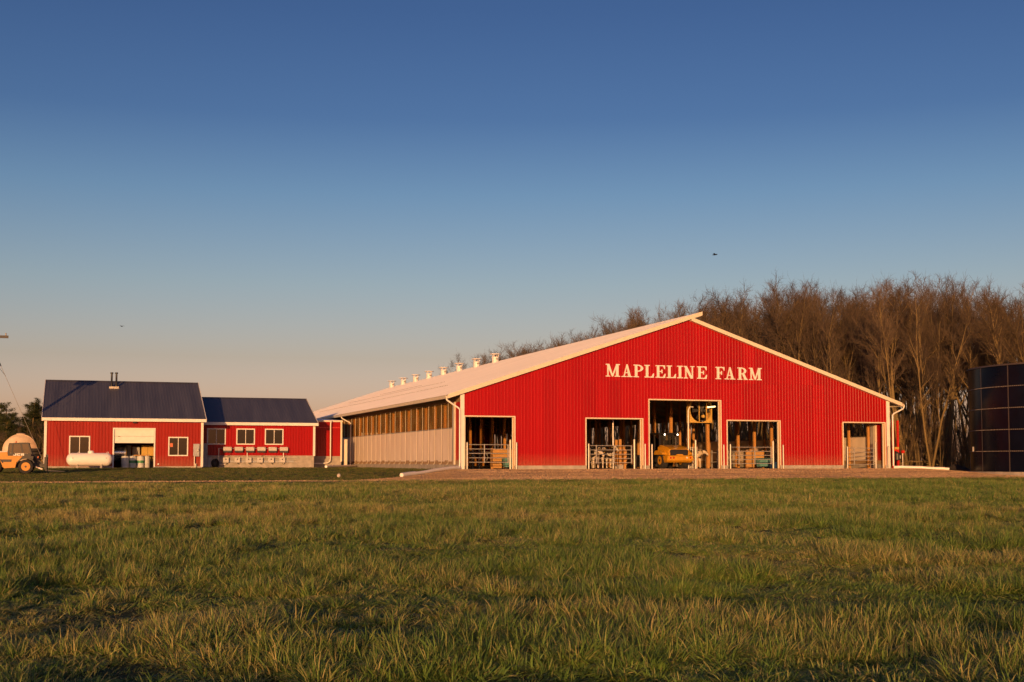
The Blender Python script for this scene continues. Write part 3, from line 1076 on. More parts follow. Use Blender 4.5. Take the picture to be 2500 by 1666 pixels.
# annex with three windows
AX0, AX1, AV = -13.90, -4.53, 27.5
an, an_roof, ai = gabled('red_annex', 'lower red annex with charcoal roof, three windows and concrete base', AX0, AX1, AV, 38.4, 3.63, 5.93,
                         [(-13.18, -11.70, 1.87, 3.18), (-10.86, -9.37, 1.87, 3.17), (-8.57, -7.06, 1.86, 3.17)], zbot=0.98, foot=0.99, red='red', left_wall=False)
for a, b in ((-13.18, -11.70), (-10.86, -9.37), (-8.57, -7.06)):
    window(an, a - AX0, b - AX0, 1.87, 3.18, 0.0)
MB().box(0.1, 9.27, 0.16, 0.2, 1.0, 3.5).build('wall_lining', M['soffit'], an)

# link between annex and barn
CX0, CX1, CV = -4.50, -1.70, 30.3
lk = thing('red_passage', 'narrow red passage with concrete base linking the annex to the barn', 'building', CX0, CV, 0)
wall_panels(lk, 0, CX1 - CX0, 0.95, lambda x: 3.9, [], M['red'])
MB().box(0, CX1 - CX0, -0.06, 0.2, -0.2, 0.96).build('footing', M['concrete'], lk)
MB().box(-0.0, CX1 - CX0 + 0.1, -0.12, 0.0, 3.88, 4.02).build('fascia', M['cream'], lk)
MB().box(0, CX1 - CX0, -0.07, -0.03, 3.36, 3.44).build('rail', M['red_paint'], lk)
MB().add([(0, -0.12, 4.02), (CX1 - CX0 + 0.1, -0.12, 4.02), (CX1 - CX0 + 0.1, 8.0, 4.4), (0, 8.0, 4.4)], [(0, 1, 2, 3)]).build('roof', M['roof_white'], lk)
MB().box(CX1 - CX0 - 0.08, CX1 - CX0 + 0.06, -0.09, -0.028, 0.5, 3.88).build('corner_trim', M['cream'], lk)
MB().box(CX1 - CX0 - 0.04, CX1 - CX0, 0.0, 8.0, 0.0, 3.9).build('side_wall', M['red'], lk)
MB().box(CX1 - CX0, 1.6, 5.9, 5.95, 0.3, 4.3).build('link_wall', M['red'], lk)
MB().tube([(1.85, -0.42, 3.98), (1.80, -0.42, 3.7), (1.80, -0.42, 0.75), (1.76, -0.42, 0.52), (1.55, -0.42, 0.38), (1.1, -0.42, 0.34), (-0.35, -0.42, 0.34)], 0.05, 10).build('conduit_pipe', M['pipe_white'], lk, True)
t = thing('white_post_box', 'tall narrow white utility post beside the red passage and barn downspout', 'post', -1.25, 30.6, 0)
MB().box(-0.13, 0.13, -0.1, 0.1, 0.0, 2.35, 0.01).build('body', M['cream'], t)
MB().box(-0.15, 0.15, -0.12, 0.12, 2.352, 2.40).build('cap', M['cream'], t)

# row of solar inverters above, disconnect switches below, on a pipe rack
rack = thing('pipe_rack', 'thin grey conduit frame along the concrete base of the annex', 'rack', -12.4, AV - 0.12, 0)
for x in (0.15, 2.42, 5.35):
    MB().tube([(x, 0, 0.32), (x, 0, 1.58)], 0.03, 8).build('upright', M['pipe_white'], rack)
MB().tube([(0.15, 0, 1.56), (5.35, 0, 1.56)], 0.025, 8).build('rail', M['galv'], rack)
for z in (0.40, 0.62, 0.74, 0.92):
    MB().tube([(-0.7, 0.02, z), (6.6 if z < 0.8 else 5.7, 0.02, z)], 0.02, 6).build('conduit', M['galv'], rack)
MB().tube([(-0.5, -0.02, 0.28), (0.7, -0.02, 0.28)], 0.035, 8).build('conduit', M['pipe_white'], rack)
MB().box(0.1, 6.2, 0.03, 0.06, 0.44, 0.58).build('cable_tray', M['grey_box'], rack)
ib = MB().box(-0.33, 0.33, -0.22, 0, 0.14, 0.45, 0.02).mesh('case', M['light_box'])
ibl = MB().box(-0.32, 0.32, -0.20, 0, 0.0, 0.139, 0.01).mesh('heat_sink', M['steel_dark'])
ibd = MB().box(0.20, 0.27, -0.224, -0.22, 0.37, 0.40).mesh('display', M['black'])
sb = MB().box(-0.235, 0.235, -0.17, 0, 0, 0.42, 0.015).mesh('case', M['light_box'])
sk = MB().lathe((0, -0.17, 0.28), (0, -1, 0), [(0, .05), (0.03, .05), (0.05, .03)], 14).mesh('rotary_switch', M['black'])
sc_ = MB().tube([(0.02, -0.09, 0), (0.03, -0.09, -0.09), (0.12, -0.08, -0.13), (0.15, -0.05, -0.05), (0.1, 0.02, 0.02)], 0.018, 6).mesh('cable', M['steel_dark'])
for k in range(6):
    u = -11.585 + 0.907 * k
    t = thing('solar_inverter', ORD[k] + ' of six inverter boxes in upper row under annex windows', 'electrical box', u, AV - 0.16, 1.235, 0, 'inverters on the annex wall')
    share(ib, 'case', t)
    share(ibl, 'heat_sink', t)
    share(ibd, 'display', t)
    if k in (0, 3, 5):
        MB().tube([(0.2, -0.08, 0.0), (0.25, -0.06, -0.18), (0.12, -0.03, -0.24), (0.02, 0.0, -0.3)], 0.015, 6).build('cable', M['steel_dark'], t)
    t = thing('disconnect_switch', ORD[k] + ' of six small switch boxes in lower row on annex base', 'switch box', u - 0.115, AV - 0.16, 0.41, 0, 'switch boxes on the annex base')
    share(sb, 'case', t)
    share(sk, 'rotary_switch', t)
    share(sc_, 'cable', t)

# meter boxes at the corner between the two buildings
t = thing('meter_cabinet', 'grey electric meter cabinet with round meter on the right end of the workshop', 'meter', -14.35, WV - 0.12, 0.0)
MB().box(-0.23, 0.23, -0.16, 0.05, 0.89, 1.86, 0.015).build('case', M['grey_box'], t)
MB().lathe((0.1, -0.16, 1.36), (0, -1, 0), [(0, .1), (0.05, .1), (0.09, .07), (0.1, .01)], 18).build('meter', M['light_box'], t, True)
for x in (-0.13, -0.02):
    MB().cyl((x, -0.06, -0.05), (0, 0, 1), 0.045, 0.95 if x < -0.1 else 0.4, 8).build('conduit', M['galv'], t)
t = thing('switchgear_cabinet', 'dark grey upright switchgear cabinet in the corner beside the annex', 'cabinet', -13.55, 26.9, 0.0)
MB().box(-0.22, 0.36, -0.2, 0.3, 0.05, 1.95, 0.02).build('case', M['grey_box'], t)
MB().box(0.30, 0.33, -0.225, -0.2, 1.0, 1.15).build('handle', M['steel_dark'], t)
MB().box(0.40, 0.72, 0.0, 0.3, 0.05, 0.85, 0.02).build('side_case', M['grey_box'], t)
for k, (x, z) in enumerate(((-0.34, 0.95), (-0.30, 1.30))):
    MB().box(x - 0.08, x + 0.08, -0.12, 0.0, z, z + 0.28, 0.01).build('junction_box', M['light_box'], t)
for x in (-0.40, -0.28, 0.02):
    MB().cyl((x, -0.25, -0.05), (0, 0, 1), 0.035, 0.8, 8).build('conduit', M['pipe_white'], t)
t = thing('spare_tyre', 'black tyre leaning on the annex base beside the switchgear cabinet', 'tyre', -12.6, 27.05, 0.0, 0.3)
MB().lathe((0, 0.0, 0.36), (0.25, -1, 0.12), [(0, .2), (0.0, .3), (0.03, .35), (0.15, .36), (0.19, .3), (0.19, .2), (0.15, .19), (0.03, .19), (0, .2)], 24).build('tread', M['rubber'], t, True)
MB().lathe((0.02, -0.08, 0.37), (0.25, -1, 0.12), [(0, .19), (0.02, .12), (0.04, .02)], 20).build('hub', M['steel_dark'], t, True)

# propane tank in front of the workshop
t = thing('propane_tank', 'white horizontal propane tank on short legs in front of the workshop', 'propane tank', -22.15, 20.4, gz(-22.15, 20.4))
pr = []
for i in range(9):
    a = math.pi / 2 * i / 8
    pr.append((0.42 - 0.42 * math.cos(a), 0.475 * math.sin(a)))
MB().lathe((-1.6, 0, 0.66), (1, 0, 0), pr + [(3.2 - d, r) for d, r in reversed(pr)], 32).build('body', M['propane'], t, True)
MB().lathe((0.08, 0, 1.10), (0, 0, 1), [(0, .22), (0.12, .22), (0.19, .17), (0.22, .05)], 20).build('dome', M['propane'], t, True)
for x in (-0.85, 0.80):
    MB().box(x - 0.06, x + 0.06, -0.32, 0.32, 0.0, 0.30).build('leg', M['concrete'], t)
for x in (-0.75, 1.25):
    MB().tube([(x - 0.07, 0, 1.11), (x - 0.05, 0, 1.2), (x + 0.05, 0, 1.2), (x + 0.07, 0, 1.11)], 0.015, 6).build('lifting_lug', M['propane'], t)
for x in (-1.15, 1.15):
    MB().lathe((x, -0.455, 0.76), (0, -1, 0), [(0, .045), (0.02, .045), (0.022, .01)], 12).build('cap_plug', M['grey_box'], t)
MB().box(-0.28, 0.18, -0.30, -0.28, 1.015, 1.03).build('data_plate', M['grey_box'], t)
MB().tube([(0.35, 0, 0.20), (0.35, 0, 0.02)], 0.03, 8).build('drain', M['steel_dark'], t)

# glazed-steel slurry tank at the right edge
TC = (42.6, -8.0)
tz = -0.24
tank = thing('slurry_tank', 'tall round dark blue enamelled steel tank at the right edge of the yard', 'tank', TC[0], TC[1], tz)
TR, PH, NP = 8.0, 1.42, 18
for r in range(5):
    off = 0.0
    for k in range(NP):
        a0 = 2 * math.pi * k / NP + TANK_PH
        a1 = a0 + 2 * math.pi / NP
        mb = MB()
        ring = []
        for q in range(7):
            a = a0 + (a1 - a0) * (0.012 + 0.976 * q / 6)
            ring.append((math.cos(a), math.sin(a)))
        rr = TR - 0.004 * (k % 2)
        z0, z1 = r * PH + 0.02, (r + 1) * PH - 0.02
        lo = [(rr * c, rr * s, z0) for c, s in ring]
        hi = [(rr * c, rr * s, z1) for c, s in ring]
        li = [((rr - .02) * c, (rr - .02) * s, z0) for c, s in ring]
        hi2 = [((rr - .02) * c, (rr - .02) * s, z1) for c, s in ring]
        n = 7
        mb.add(lo + hi + li + hi2, [(i, i + 1, n + i + 1, n + i) for i in range(6)] + [(2 * n + i, 3 * n + i, 3 * n + i + 1, 2 * n + i + 1) for i in range(6)]
               + [(n + i, n + i + 1, 3 * n + i + 1, 3 * n + i) for i in range(6)])
        mb.build('tank_panel', M['tank_enamel'], tank, True)
for r in range(0, 6):                                  # lapped joints with bolt heads between the rings
    z = r * PH
    prof = [(z - 0.03, TR - 0.03), (z - 0.03, TR + 0.012), (z + 0.03, TR + 0.012), (z + 0.03, TR - 0.03)]
    if r == 5:
        prof = [(z - 0.05, TR - 0.05), (z - 0.05, TR + 0.09), (z + 0.05, TR + 0.09), (z + 0.05, TR - 0.05)]
    o = MB().lathe((0, 0, 0), (0, 0, 1), prof, 72).build('ring_joint' if r < 5 else 'top_rim', M['tank_trim'], tank)
bolt = MB()
for r in range(1, 5):
    for k in range(330):
        a = 2 * math.pi * k / 330
        c, s = math.cos(a), math.sin(a)
        if s < 0.35:
            bolt.box((TR + .02) * c - .014, (TR + .02) * c + .014, (TR + .02) * s - .014, (TR + .02) * s + .014, r * PH - 0.014, r * PH + 0.014)
bolt.build('bolt_heads', M['galv'], tank)['kind'] = 'stuff'
for k in range(NP):
    a = 2 * math.pi * k / NP + TANK_PH
    c, s = math.cos(a), math.sin(a)
    t_ = (-s, c)
    vs_ = []
    for w_, dr_ in ((-.035, -.02), (.035, -.02), (.035, .008), (-.035, .008)):
        vs_.append(((TR + dr_) * c + t_[0] * w_, (TR + dr_) * s + t_[1] * w_))
    MB().loft([[(x, y, 0) for x, y in vs_], [(x, y, 5 * PH - 0.06) for x, y in vs_]]).build('seam_strip', M['tank_trim'], tank)
a_ = TANK_PH + 2 * math.pi / NP * SEAM_K - 0.20
MB().box(TR * math.cos(a_) - 0.06, TR * math.cos(a_) + 0.06, TR * math.sin(a_) - 0.06, TR * math.sin(a_) + 0.04, 1.42, 1.75).build('gauge_plate', M['light_box'], tank)
MB().lathe((0, 0, 0), (0, 0, 1), [(-0.3, TR + 0.25), (0.06, TR + 0.25), (0.06, TR - 0.2)], 48).build('footing', M['concrete'], tank)
MB().lathe((0, 0, 6.2), (0, 0, 1), [(0, TR - .04), (0.01, .1)], 40).build('slurry', M['dirt'], tank)

# heap of dark soil between tank and woods
def heap(name, label, u, v, r, h, m):
    mb = MB()
    rings = []
    for i in range(9):
        f_ = i / 8
        ring = []
        for k in range(36):
            a = 2 * math.pi * k / 36
            n_ = float(fbm(3 + 2.2 * math.cos(a) * f_, 5 + 2.2 * math.sin(a) * f_))
            rr = r * (1 - f_) * (0.85 + 0.4 * n_)
            ring.append((rr * math.cos(a) * 1.3, rr * math.sin(a), h * (f_ ** 1.15) * (0.8 + 0.4 * n_) - 0.06))
        rings.append(ring)
    mb.loft(rings)
    o = mb.build(name, m, None, True)
    put(o, u, v, gz(u, v))
    return tag(o, label, 'heap')


heap('soil_heap', 'low heap of black soil between the woods and the dark tank', 38.3, 1.0, 1.25, 0.62, M['dirt'])
o = MB().sphere((0, 0, 0.08), 0.11, 10, (1, 0.8, 1.1)).build('pale_stone', M['stone'], None, True)
for vx in o.data.vertices:
    vx.co *= 0.85 + 0.3 * float(vnoise(vx.co.x * 9 + 4, vx.co.z * 9))
put(o, -8.7, -4.4, gz(-8.7, -4.4))
tag(o, 'small pale stone on the dark lawn beside the track', 'stone')

# ------------------------------------------------------------------ doorways: gates, guard posts, pens
door_name = ['leftmost doorway of the barn', 'second doorway from left', 'tall central doorway', 'fourth doorway from left', 'rightmost doorway of the barn']


def gate(u0, u1, v, z0, z1, stiles, label):
    t = thing('pipe_gate', label, 'gate', u0, v, 0, 0, 'gates in the barn doorways')
    w = u1 - u0
    for k in range(5):
        z = z0 + (z1 - z0) * k / 4
        MB().tube([(0.02, 0, z), (w - 0.02, 0, z)], 0.024, 8).build('rail', M['galv'], t)
    for s_ in [0.02] + [q - u0 for q in stiles] + [w - 0.02]:
        MB().box(s_ - 0.03, s_ + 0.03, -0.03, 0.03, z0 - 0.05, z1 + 0.03).build('stile', M['galv'], t)
    for z in (z0 + 0.12, z1 - 0.12):
        MB().box(w - 0.02, w + 0.12, -0.02, 0.02, z - 0.02, z + 0.02).build('hinge', M['steel_dark'], t)
    return t


gate(0.34, 3.14, 0.15, 0.45, 1.57, [1.53], 'five-rail galvanised gate across the leftmost barn doorway, planks behind it')
gate(8.70, 11.79, 0.15, 0.42, 1.54, [9.25, 10.51], 'five-rail galvanised gate in front of the cows in the second doorway')
gate(19.16, 22.33, 0.15, 0.36, 1.48, [19.81, 21.04], 'five-rail galvanised gate across the fourth doorway, right of the loader')
gate(28.37, 30.64, 0.15, 0.30, 1.45, [29.02], 'five-rail galvanised gate across the rightmost barn doorway near the corner')

bol = MB().lathe((0, 0, -0.1), (0, 0, 1), [(0, .052), (1.78, .052), (1.82, .04), (1.835, .01)], 14).mesh('guard_post', M['galv'])
bl = [(0.28, 1.74, 'left side of leftmost doorway'), (3.58, 1.75, 'right side of leftmost doorway'), (8.56, 1.70, 'left side of second doorway'), (12.60, 1.70, 'right side of second doorway'),
      (13.10, 1.68, 'left side of tall central doorway'), (18.46, 1.67, 'right side of tall central doorway'), (18.96, 1.72, 'left side of fourth doorway'), (23.06, 1.68, 'right side of fourth doorway'),
      (28.22, 1.60, 'left side of rightmost doorway'), (31.62, 1.62, 'right side of rightmost doorway at the barn corner')]
for u, h, where in bl:
    o = bpy.data.objects.new('guard_post', bol)
    COL.objects.link(o)
    put(o, u, -0.22, gz(u, -0.22), 0, (1, 1, h / 1.735))
    tag(o, 'pale steel guard post at the ' + where, 'guard post', 'guard posts beside the doorways')
gp2 = MB().lathe((0, 0, -0.1), (0, 0, 1), [(0, .07), (2.02, .07), (2.05, .05), (2.06, .01)], 14).mesh('gate_post', M['galv'])
for u, v, h, lab in [(3.28, 0.16, 1.9, 'round steel gate post holding the gate in the leftmost doorway'), (11.97, 0.12, 1.97, 'round steel gate post at the right end of the second gate'),
                     (16.75, 0.60, 1.97, 'lone pale pipe post standing beside the yellow loader'), (22.47, 0.13, 1.92, 'round steel gate post at the right end of the fourth gate'),
                     (30.80, 0.13, 1.92, 'round steel gate post at the right end of the rightmost gate')]:
    o = bpy.data.objects.new('gate_post', gp2)
    COL.objects.link(o)
    put(o, u, v, 0.015, 0, (1, 1, h / 1.96))
    tag(o, lab, 'post', 'gate posts')


def plank_wall(u, v, w, zs, label, rot=0.0, post=True):
    t = thing('plank_partition', label, 'partition', u, v, 0.015, rot)
    for a, b, x0, x1 in zs:
        MB().box(x0, x1, -0.03, 0.02, a, b, 0.006).build('plank', M['plank'], t)
    if post:
        for x in (0.1, w - 0.1):
            MB().box(x - 0.07, x + 0.07, 0.022, 0.16, 0, max(q[1] for q in zs) + 0.06).build('post', M['wood'], t)
    return t


plank_wall(2.9, 3.0, 1.7, [(0.98, 1.30, 0, 1.7), (0.66, 0.96, 0, 1.7), (0.38, 0.64, 0, .75), (0.04, 0.34, 0, .75)], 'sunlit plank partition behind the gate in the leftmost doorway')
plank_wall(22.1, 3.2, 1.5, [(0.72, 1.22, 0, 1.35), (0.04, 0.70, 0, .65)], 'sunlit plank partition behind the gate in the fourth doorway')
plank_wall(11.75, 0.9, 2.6, [(1.02, 1.24, 0, 2.6), (0.76, 0.98, 0, 2.6), (0.50, 0.72, 0, 2.6), (0.24, 0.46, 0, 2.6)], 'board pen wall to the right of the cows in the second doorway', R(82))


def trough(u, v, w, label):
    t = thing('water_trough', label, 'trough', u, v, 0.015)
    MB().loft([[(0.05, -0.22, 0.12), (w - .05, -0.22, 0.12), (w - .05, 0.22, 0.12), (0.05, 0.22, 0.12)], [(0, -0.28, 0.68), (w, -0.28, 0.68), (w, 0.28, 0.68), (0, 0.28, 0.68)]]).build('basin', M['teal'], t)
    MB().box(-0.03, w + 0.03, -0.31, 0.31, 0.681, 0.73).build('rim', M['teal'], t)
    for x in (0.1, w - 0.2):
        MB().box(x, x + 0.1, -0.2, 0.2, 0, 0.118).build('foot', M['steel_dark'], t)


trough(3.70, 2.75, 1.0, 'teal water trough beside the planks in the leftmost doorway')
trough(22.85, 2.85, 1.1, 'teal water trough beside the planks in the fourth doorway')
t = thing('blue_tub', 'dark blue tub on the floor just inside the fourth doorway', 'tub', 22.95, 0.9, 0.015)
MB().lathe((0, 0, 0), (0, 0, 1), [(0, .24), (.02, .25), (.42, .3), (.44, .32), (.46, .3), (.40, .27)], 20).build('body', M['blue'], t, True)
MB().tube([(-.3, 0, .40), (-.2, -.25, .5), (.2, -.25, .5), (.3, 0, .40)], 0.012, 6).build('handle', M['steel_dark'], t)

# curved stall loops
loop = MB().tube([(0, 0, 0.45), (0.0, -1.2, 0.45), (0.0, -1.55, 0.55), (0, -1.68, 0.78), (0, -1.55, 1.02), (0, -1.2, 1.12), (0, 0, 1.12)], 0.026, 8).mesh('loop', M['galv'])
for k, (u0, v0, n, lab) in enumerate(((0.9, 5.2, 5, 'leftmost doorway'), (19.9, 5.0, 5, 'fourth doorway'), (26.3, 9.0, 5, 'rightmost doorway'))):
    for i in range(n):
        t = thing('stall_divider', 'curved pipe stall divider in the row inside the ' + lab, 'stall divider', u0 + 1.15 * i * (0.55 if k == 0 else 0.62), v0 + 0.5 * i, 0.015, 0.35, 'stall dividers inside the ' + lab)
        share(loop, 'loop', t)
        MB().box(-0.045, 0.045, -0.02, 0.07, 0, 1.3).build('post', M['galv'], t)

# feed rail to the right of the loader
t = thing('feed_rail', 'pipe feed rail along the alley to the right of the loader', 'rail', 17.35, 1.6, 0.015, R(72))
for z in (0.35, 0.62, 0.9, 1.16, 1.42):
    MB().tube([(0, 0, z), (3.4, 0, z)], 0.022, 6).build('rail', M['galv'], t)
for i in range(5):
    MB().box(0.85 * i - 0.03, 0.85 * i + 0.03, -0.03, 0.03, 0, 1.5).build('upright', M['galv'], t)
# drum fan with glowing tube
fan = thing('barn_fan', 'big square barn fan hanging in the tall central doorway', 'fan', 18.15, 2.5, 3.23)
ring_n = 40
hs = 0.84
for (sx_, sz_) in ((-1, -1), (1, -1), (-1, 1), (1, 1)):
    poly = [(sx_ * hs, hs + sz_ * hs)]
    for i in range(11):
        a = math.pi / 2 * i / 10
        poly.append((sx_ * 0.82 * math.cos(a), hs + sz_ * 0.82 * math.sin(a)))
    MB().prism([(hs * sx_, hs)] + poly[1:] + [(0, hs + sz_ * hs), poly[0]], 'y', -0.02, 0.02).build('corner_plate', M['ocher'], fan)
MB().box(-hs, hs, -0.05, 0.45, -0.03, 0.0).box(-hs, hs, -0.05, 0.45, 2 * hs, 2 * hs + .03).box(-hs - .03, -hs, -0.05, 0.45, 0, 2 * hs).box(hs, hs + .03, -0.05, 0.45, 0, 2 * hs).build('housing', M['ocher'], fan)
for x in (-0.14, 0.42):
    MB().box(x - 0.025, x + 0.025, -0.07, -0.021, 0.02, 2 * hs - .02).build('brace', M['ocher'], fan)
MB().lathe((0.12, 0.12, hs), (0, -1, 0), [(0, .14), (0.05, .15), (0.12, .1), (0.14, .02)], 18).build('hub', M['steel_dark'], fan, True)
for k in range(6):
    a = k * math.pi / 3
    d = Vector((math.cos(a), 0, math.sin(a)))
    n_ = Vector((-math.sin(a), 0, math.cos(a)))
    c0 = Vector((0.12, 0.14, hs))
    MB().loft([[c0 + d * 0.12 + n_ * -.07, c0 + d * 0.12 + n_ * .07 + Vector((0, .05, 0)), c0 + d * .66 + n_ * .14 + Vector((0, .1, 0)), c0 + d * .68 + n_ * -.12],
               [c0 + d * 0.12 + n_ * -.07 + Vector((0, .01, 0)), c0 + d * 0.12 + n_ * .07 + Vector((0, .06, 0)), c0 + d * .66 + n_ * .14 + Vector((0, .11, 0)), c0 + d * .68 + n_ * -.12 + Vector((0, .01, 0))]]).build('blade', M['steel_dark'], fan)
MB().lathe((0.12, -0.03, 0.42), (0, -1, 0), [(0, .11), (0.16, .11), (0.18, .05)], 16).build('motor', M['ocher'], fan, True)
MB().box(-0.1, 0.34, -0.06, -0.021, 0.1, 0.16).build('motor_bracket', M['steel_dark'], fan)
for x in (-0.7, 0.7):
    MB().cyl((x, 0.2, 2 * hs), (0, 0, 1), 0.012, 3.2, 6).build('hanging_chain', M['galv'], fan)
t = thing('bright_tube', 'short glowing tube beside the barn fan', 'lamp', 18.55, 1.9, 4.27, 0.15)
MB().cyl((-0.1, 0, 0), (1, 0, 0.10), 0.05, 0.55, 12).build('tube', M['glow_tube'], t)
MB().sphere((-0.16, 0, 0), 0.06, 10).build('end_cap', M['glow_tube'], t)
MB().cyl((0.2, 0.05, 0.02), (0, 0, 1), 0.01, 3.2, 6).build('wire', M['black'], t)
t = thing('water_pipe', 'tall pale bent pipe rising to the barn fan', 'pipe', 17.08, 2.3, 0.015)
MB().tube([(0, 0, 0), (0, 0, 3.95), (0.03, 0, 4.12), (0.12, 0, 4.25), (0.25, 0.1, 4.28), (0.45, 0.15, 4.28)], 0.045, 10).build('pipe', M['pipe_white'], t, True)
MB().lathe((0, 0, 1.0), (0, 0, 1), [(0, .06), (0.12, .06)], 12).build('coupling', M['galv'], t)
t = thing('vertical_pipe', 'tall pale pipe rising behind the cows in the second doorway', 'pipe', 11.26, 2.0, 0.015)
MB().tube([(0, 0, 0), (0, 0, 3.6)], 0.045, 10).build('pipe', M['pipe_white'], t, True)
MB().lathe((0, 0, 1.1), (0, 0, 1), [(0, .06), (0.1, .06)], 12).build('coupling', M['galv'], t)
for u, v, lab in ((11.33, 1.0, 'square wooden post behind the second gate'), (11.75, 2.6, 'slim wooden post right of the pale pipe')):
    t = thing('pen_post', lab, 'post', u, v, 0.015)
    MB().box(-0.08, 0.08, -0.08, 0.08, 0, 1.97, 0.01).build('shaft', M['wood'], t)
    MB().box(-0.16, 0.16, -0.16, 0.16, 0, 0.28).build('base', M['concrete'], t)

# ------------------------------------------------------------------ wheels
def wheel(parent, x, y, r, w, rimcol, rr=0.55, axis='y', lugs=0):
    """tyre with rim as its sub-part"""
    ax = (0, 1, 0) if axis == 'y' else (1, 0, 0)
    c = Vector((x, y, r)) - Vector(ax) * (w / 2)
    prof = [(0.02, r * rr), (0.0, r * (rr + .08)), (0.02, r * .9), (w * .12, r * .97), (w * .5, r), (w * .88, r * .97), (w - 0.02, r * .9), (w, r * (rr + .08)), (w - 0.02, r * rr)]
    mb = MB().lathe(c, ax, prof, 32)
    for k in range(lugs):
        a = 2 * math.pi * k / lugs
        for s_ in (0, 1):
            aa = a + (math.pi / lugs) * s_
            p = []
            for t_, da in ((0.06 + .45 * s_, 0), (0.49 + .45 * s_, 0.16 if s_ == 0 else -0.16)):
                for dd in (-0.035, 0.035):
                    for rad in (r * 0.96, r * 1.03):
                        ang = aa + da + dd
                        p.append(c + Vector(ax) * (w * t_) + (Vector((0, 0, 1)) * math.sin(ang) + (Vector((1, 0, 0)) if axis == 'y' else Vector((0, 1, 0))) * math.cos(ang)) * rad)
            mb.add(p, [(0, 1, 3, 2), (4, 6, 7, 5), (0, 4, 5, 1), (2, 3, 7, 6), (1, 5, 7, 3), (0, 2, 6, 4)])
    t_ = mb.build('wheel', M['rubber'], parent, False)
    MB().lathe(c, ax, [(w * .04, r * rr), (w * .10, r * rr * .93), (w * .2, r * .38), (w * .22, r * .2), (w * .1, r * .19), (w * .1, 0.01)], 28).build('rim', M[rimcol], t_, True)
    MB().lathe(c, ax, [(w * .96, r * rr), (w * .90, r * rr * .93), (w * .8, r * .38), (w * .78, r * .2), (w * .9, r * .19), (w * .9, 0.01)], 28).build('rim', M[rimcol], t_, True)
    MB().lathe(c, ax, [(-0.005, 0.01), (-0.005, r * .14), (w * .1, r * .17), (w * .12, .01)], 16).build('hub', M['steel_dark'], t_, True)
    return t_


# ------------------------------------------------------------------ yellow wheel loader in the tall doorway (rear towards the yard, front along +y)
ld = thing('wheel_loader', 'yellow wheel loader with lit work lamps parked tail-out in the tall doorway', 'wheel loader', 15.75, 1.1, 0.015, R(2))
MB().prism([(0.55, .45), (3.5, .45), (3.5, .75), (2.0, .95), (0.55, .95)], 'x', -0.38, 0.38).build('chassis', M['steel_dark'], ld)
# engine hood tapering to the rear
hood = MB()
sec = lambda y, w, z0, z1, b: [(-w, y, z0), (w, y, z0), (w, y, z1 - b), (w - b, y, z1), (-w + b, y, z1), (-w, y, z1 - b)]
hood.loft([sec(0.02, .80, .86, 1.32, .10), sec(0.35, .84, .86, 1.46, .12), sec(1.25, .86, .80, 1.62, .14), sec(1.45, .86, .80, 1.60, .14)])
hood.build('hood', M['yellow'], ld, True)
MB().prism([(-.66, .90), (.66, .90), (.70, 1.22), (.58, 1.30), (-.58, 1.30), (-.70, 1.22)], 'y', -0.03, 0.05).build('grille', M['black'], ld)
for k in range(4):
    MB().box(-0.6, 0.6, -0.042, -0.031, 0.97 + 0.07 * k, 0.985 + 0.07 * k).build('grille_bar', M['steel_dark'], ld)
cw = MB()
cw.loft([[(-.92, .0, .42), (.92, .0, .42), (.92, .6, .42), (-.92, .6, .42)], [(-.98, -.16, .55), (.98, -.16, .55), (.98, .6, .55), (-.98, .6, .55)],
         [(-.99, -.17, .84), (.99, -.17, .84), (.99, .6, .84), (-.99, .6, .84)], [(-.93, -.1, .90), (.93, -.1, .90), (.93, .6, .90), (-.93, .6, .90)]])
cw.build('counterweight', M['yellow'], ld)
MB().prism([(-.3, .90), (.3, .90), (.2, .98), (-.2, .98)], 'y', -0.12, 0.02).build('latch_hump', M['yellow'], ld)
for x in (-.74, -.50, .52, .78):
    MB().lathe((x, -.165, .74), (0, -1, 0), [(0, .065), (.02, .065), (.035, .03)], 14).build('tail_lamp', M['lens_red'] if x != .52 else M['cream'], ld, True)
# word mark on the hood
wm_ = MB().box(-.26, .26, .42, .56, 1.508, 1.520).build('mark_plate', M['black'], ld)
lt_ = MB()
for k, segs in enumerate(([(0, 0, 1, .2), (0, .8, 1, 1), (0, 0, .25, 1)], [(0, 0, .25, 1), (.75, 0, 1, 1), (0, .8, 1, 1), (0, .35, 1, .55)], [(.38, 0, .62, 1), (0, .8, 1, 1)])):
    for q, (a, b, c_, d) in enumerate(segs):
        x0_ = -.20 + k * .14
        lt_.box(x0_ + a * .11, x0_ + c_ * .11, .43 + b * .12, .43 + d * .12, 1.521, 1.524 + .0008 * q)
lt_.build('lettering', M['white'], wm_)
# cab: posts, roof, panes
cy0, cy1, cx_, cz0, cz1 = 1.46, 2.85, .72, .95, 2.36
for (x, y) in ((-cx_, cy0), (cx_, cy0), (-cx_, cy1), (cx_, cy1), (-cx_, 2.2), (cx_, 2.2)):
    MB().box(x - .045, x + .045, y - .045, y + .045, cz0, cz1).build('cab_post', M['black'], ld)
rp = MB().box(-.82, .82, cy0 - .12, cy1 + .15, cz1 + .001, cz1 + .11, .04).build('cab_roof', M['black'], ld)
MB().box(-.74, .74, cy0 - .05, cy1 + .05, .80, 1.22).build('cab_base', M['black'], ld)
g_ = bpy.data.materials.new('clear_cab_glass')
g_.use_nodes = True
gn = g_.node_tree
pb = gn.nodes['Principled BSDF']
tr = gn.nodes.new('ShaderNodeBsdfTransparent')
tr.inputs[0].default_value = (0.72, 0.76, 0.70, 1)
gl = gn.nodes.new('ShaderNodeBsdfGlossy')
gl.inputs['Roughness'].default_value = 0.04
fr = gn.nodes.new('ShaderNodeFresnel')
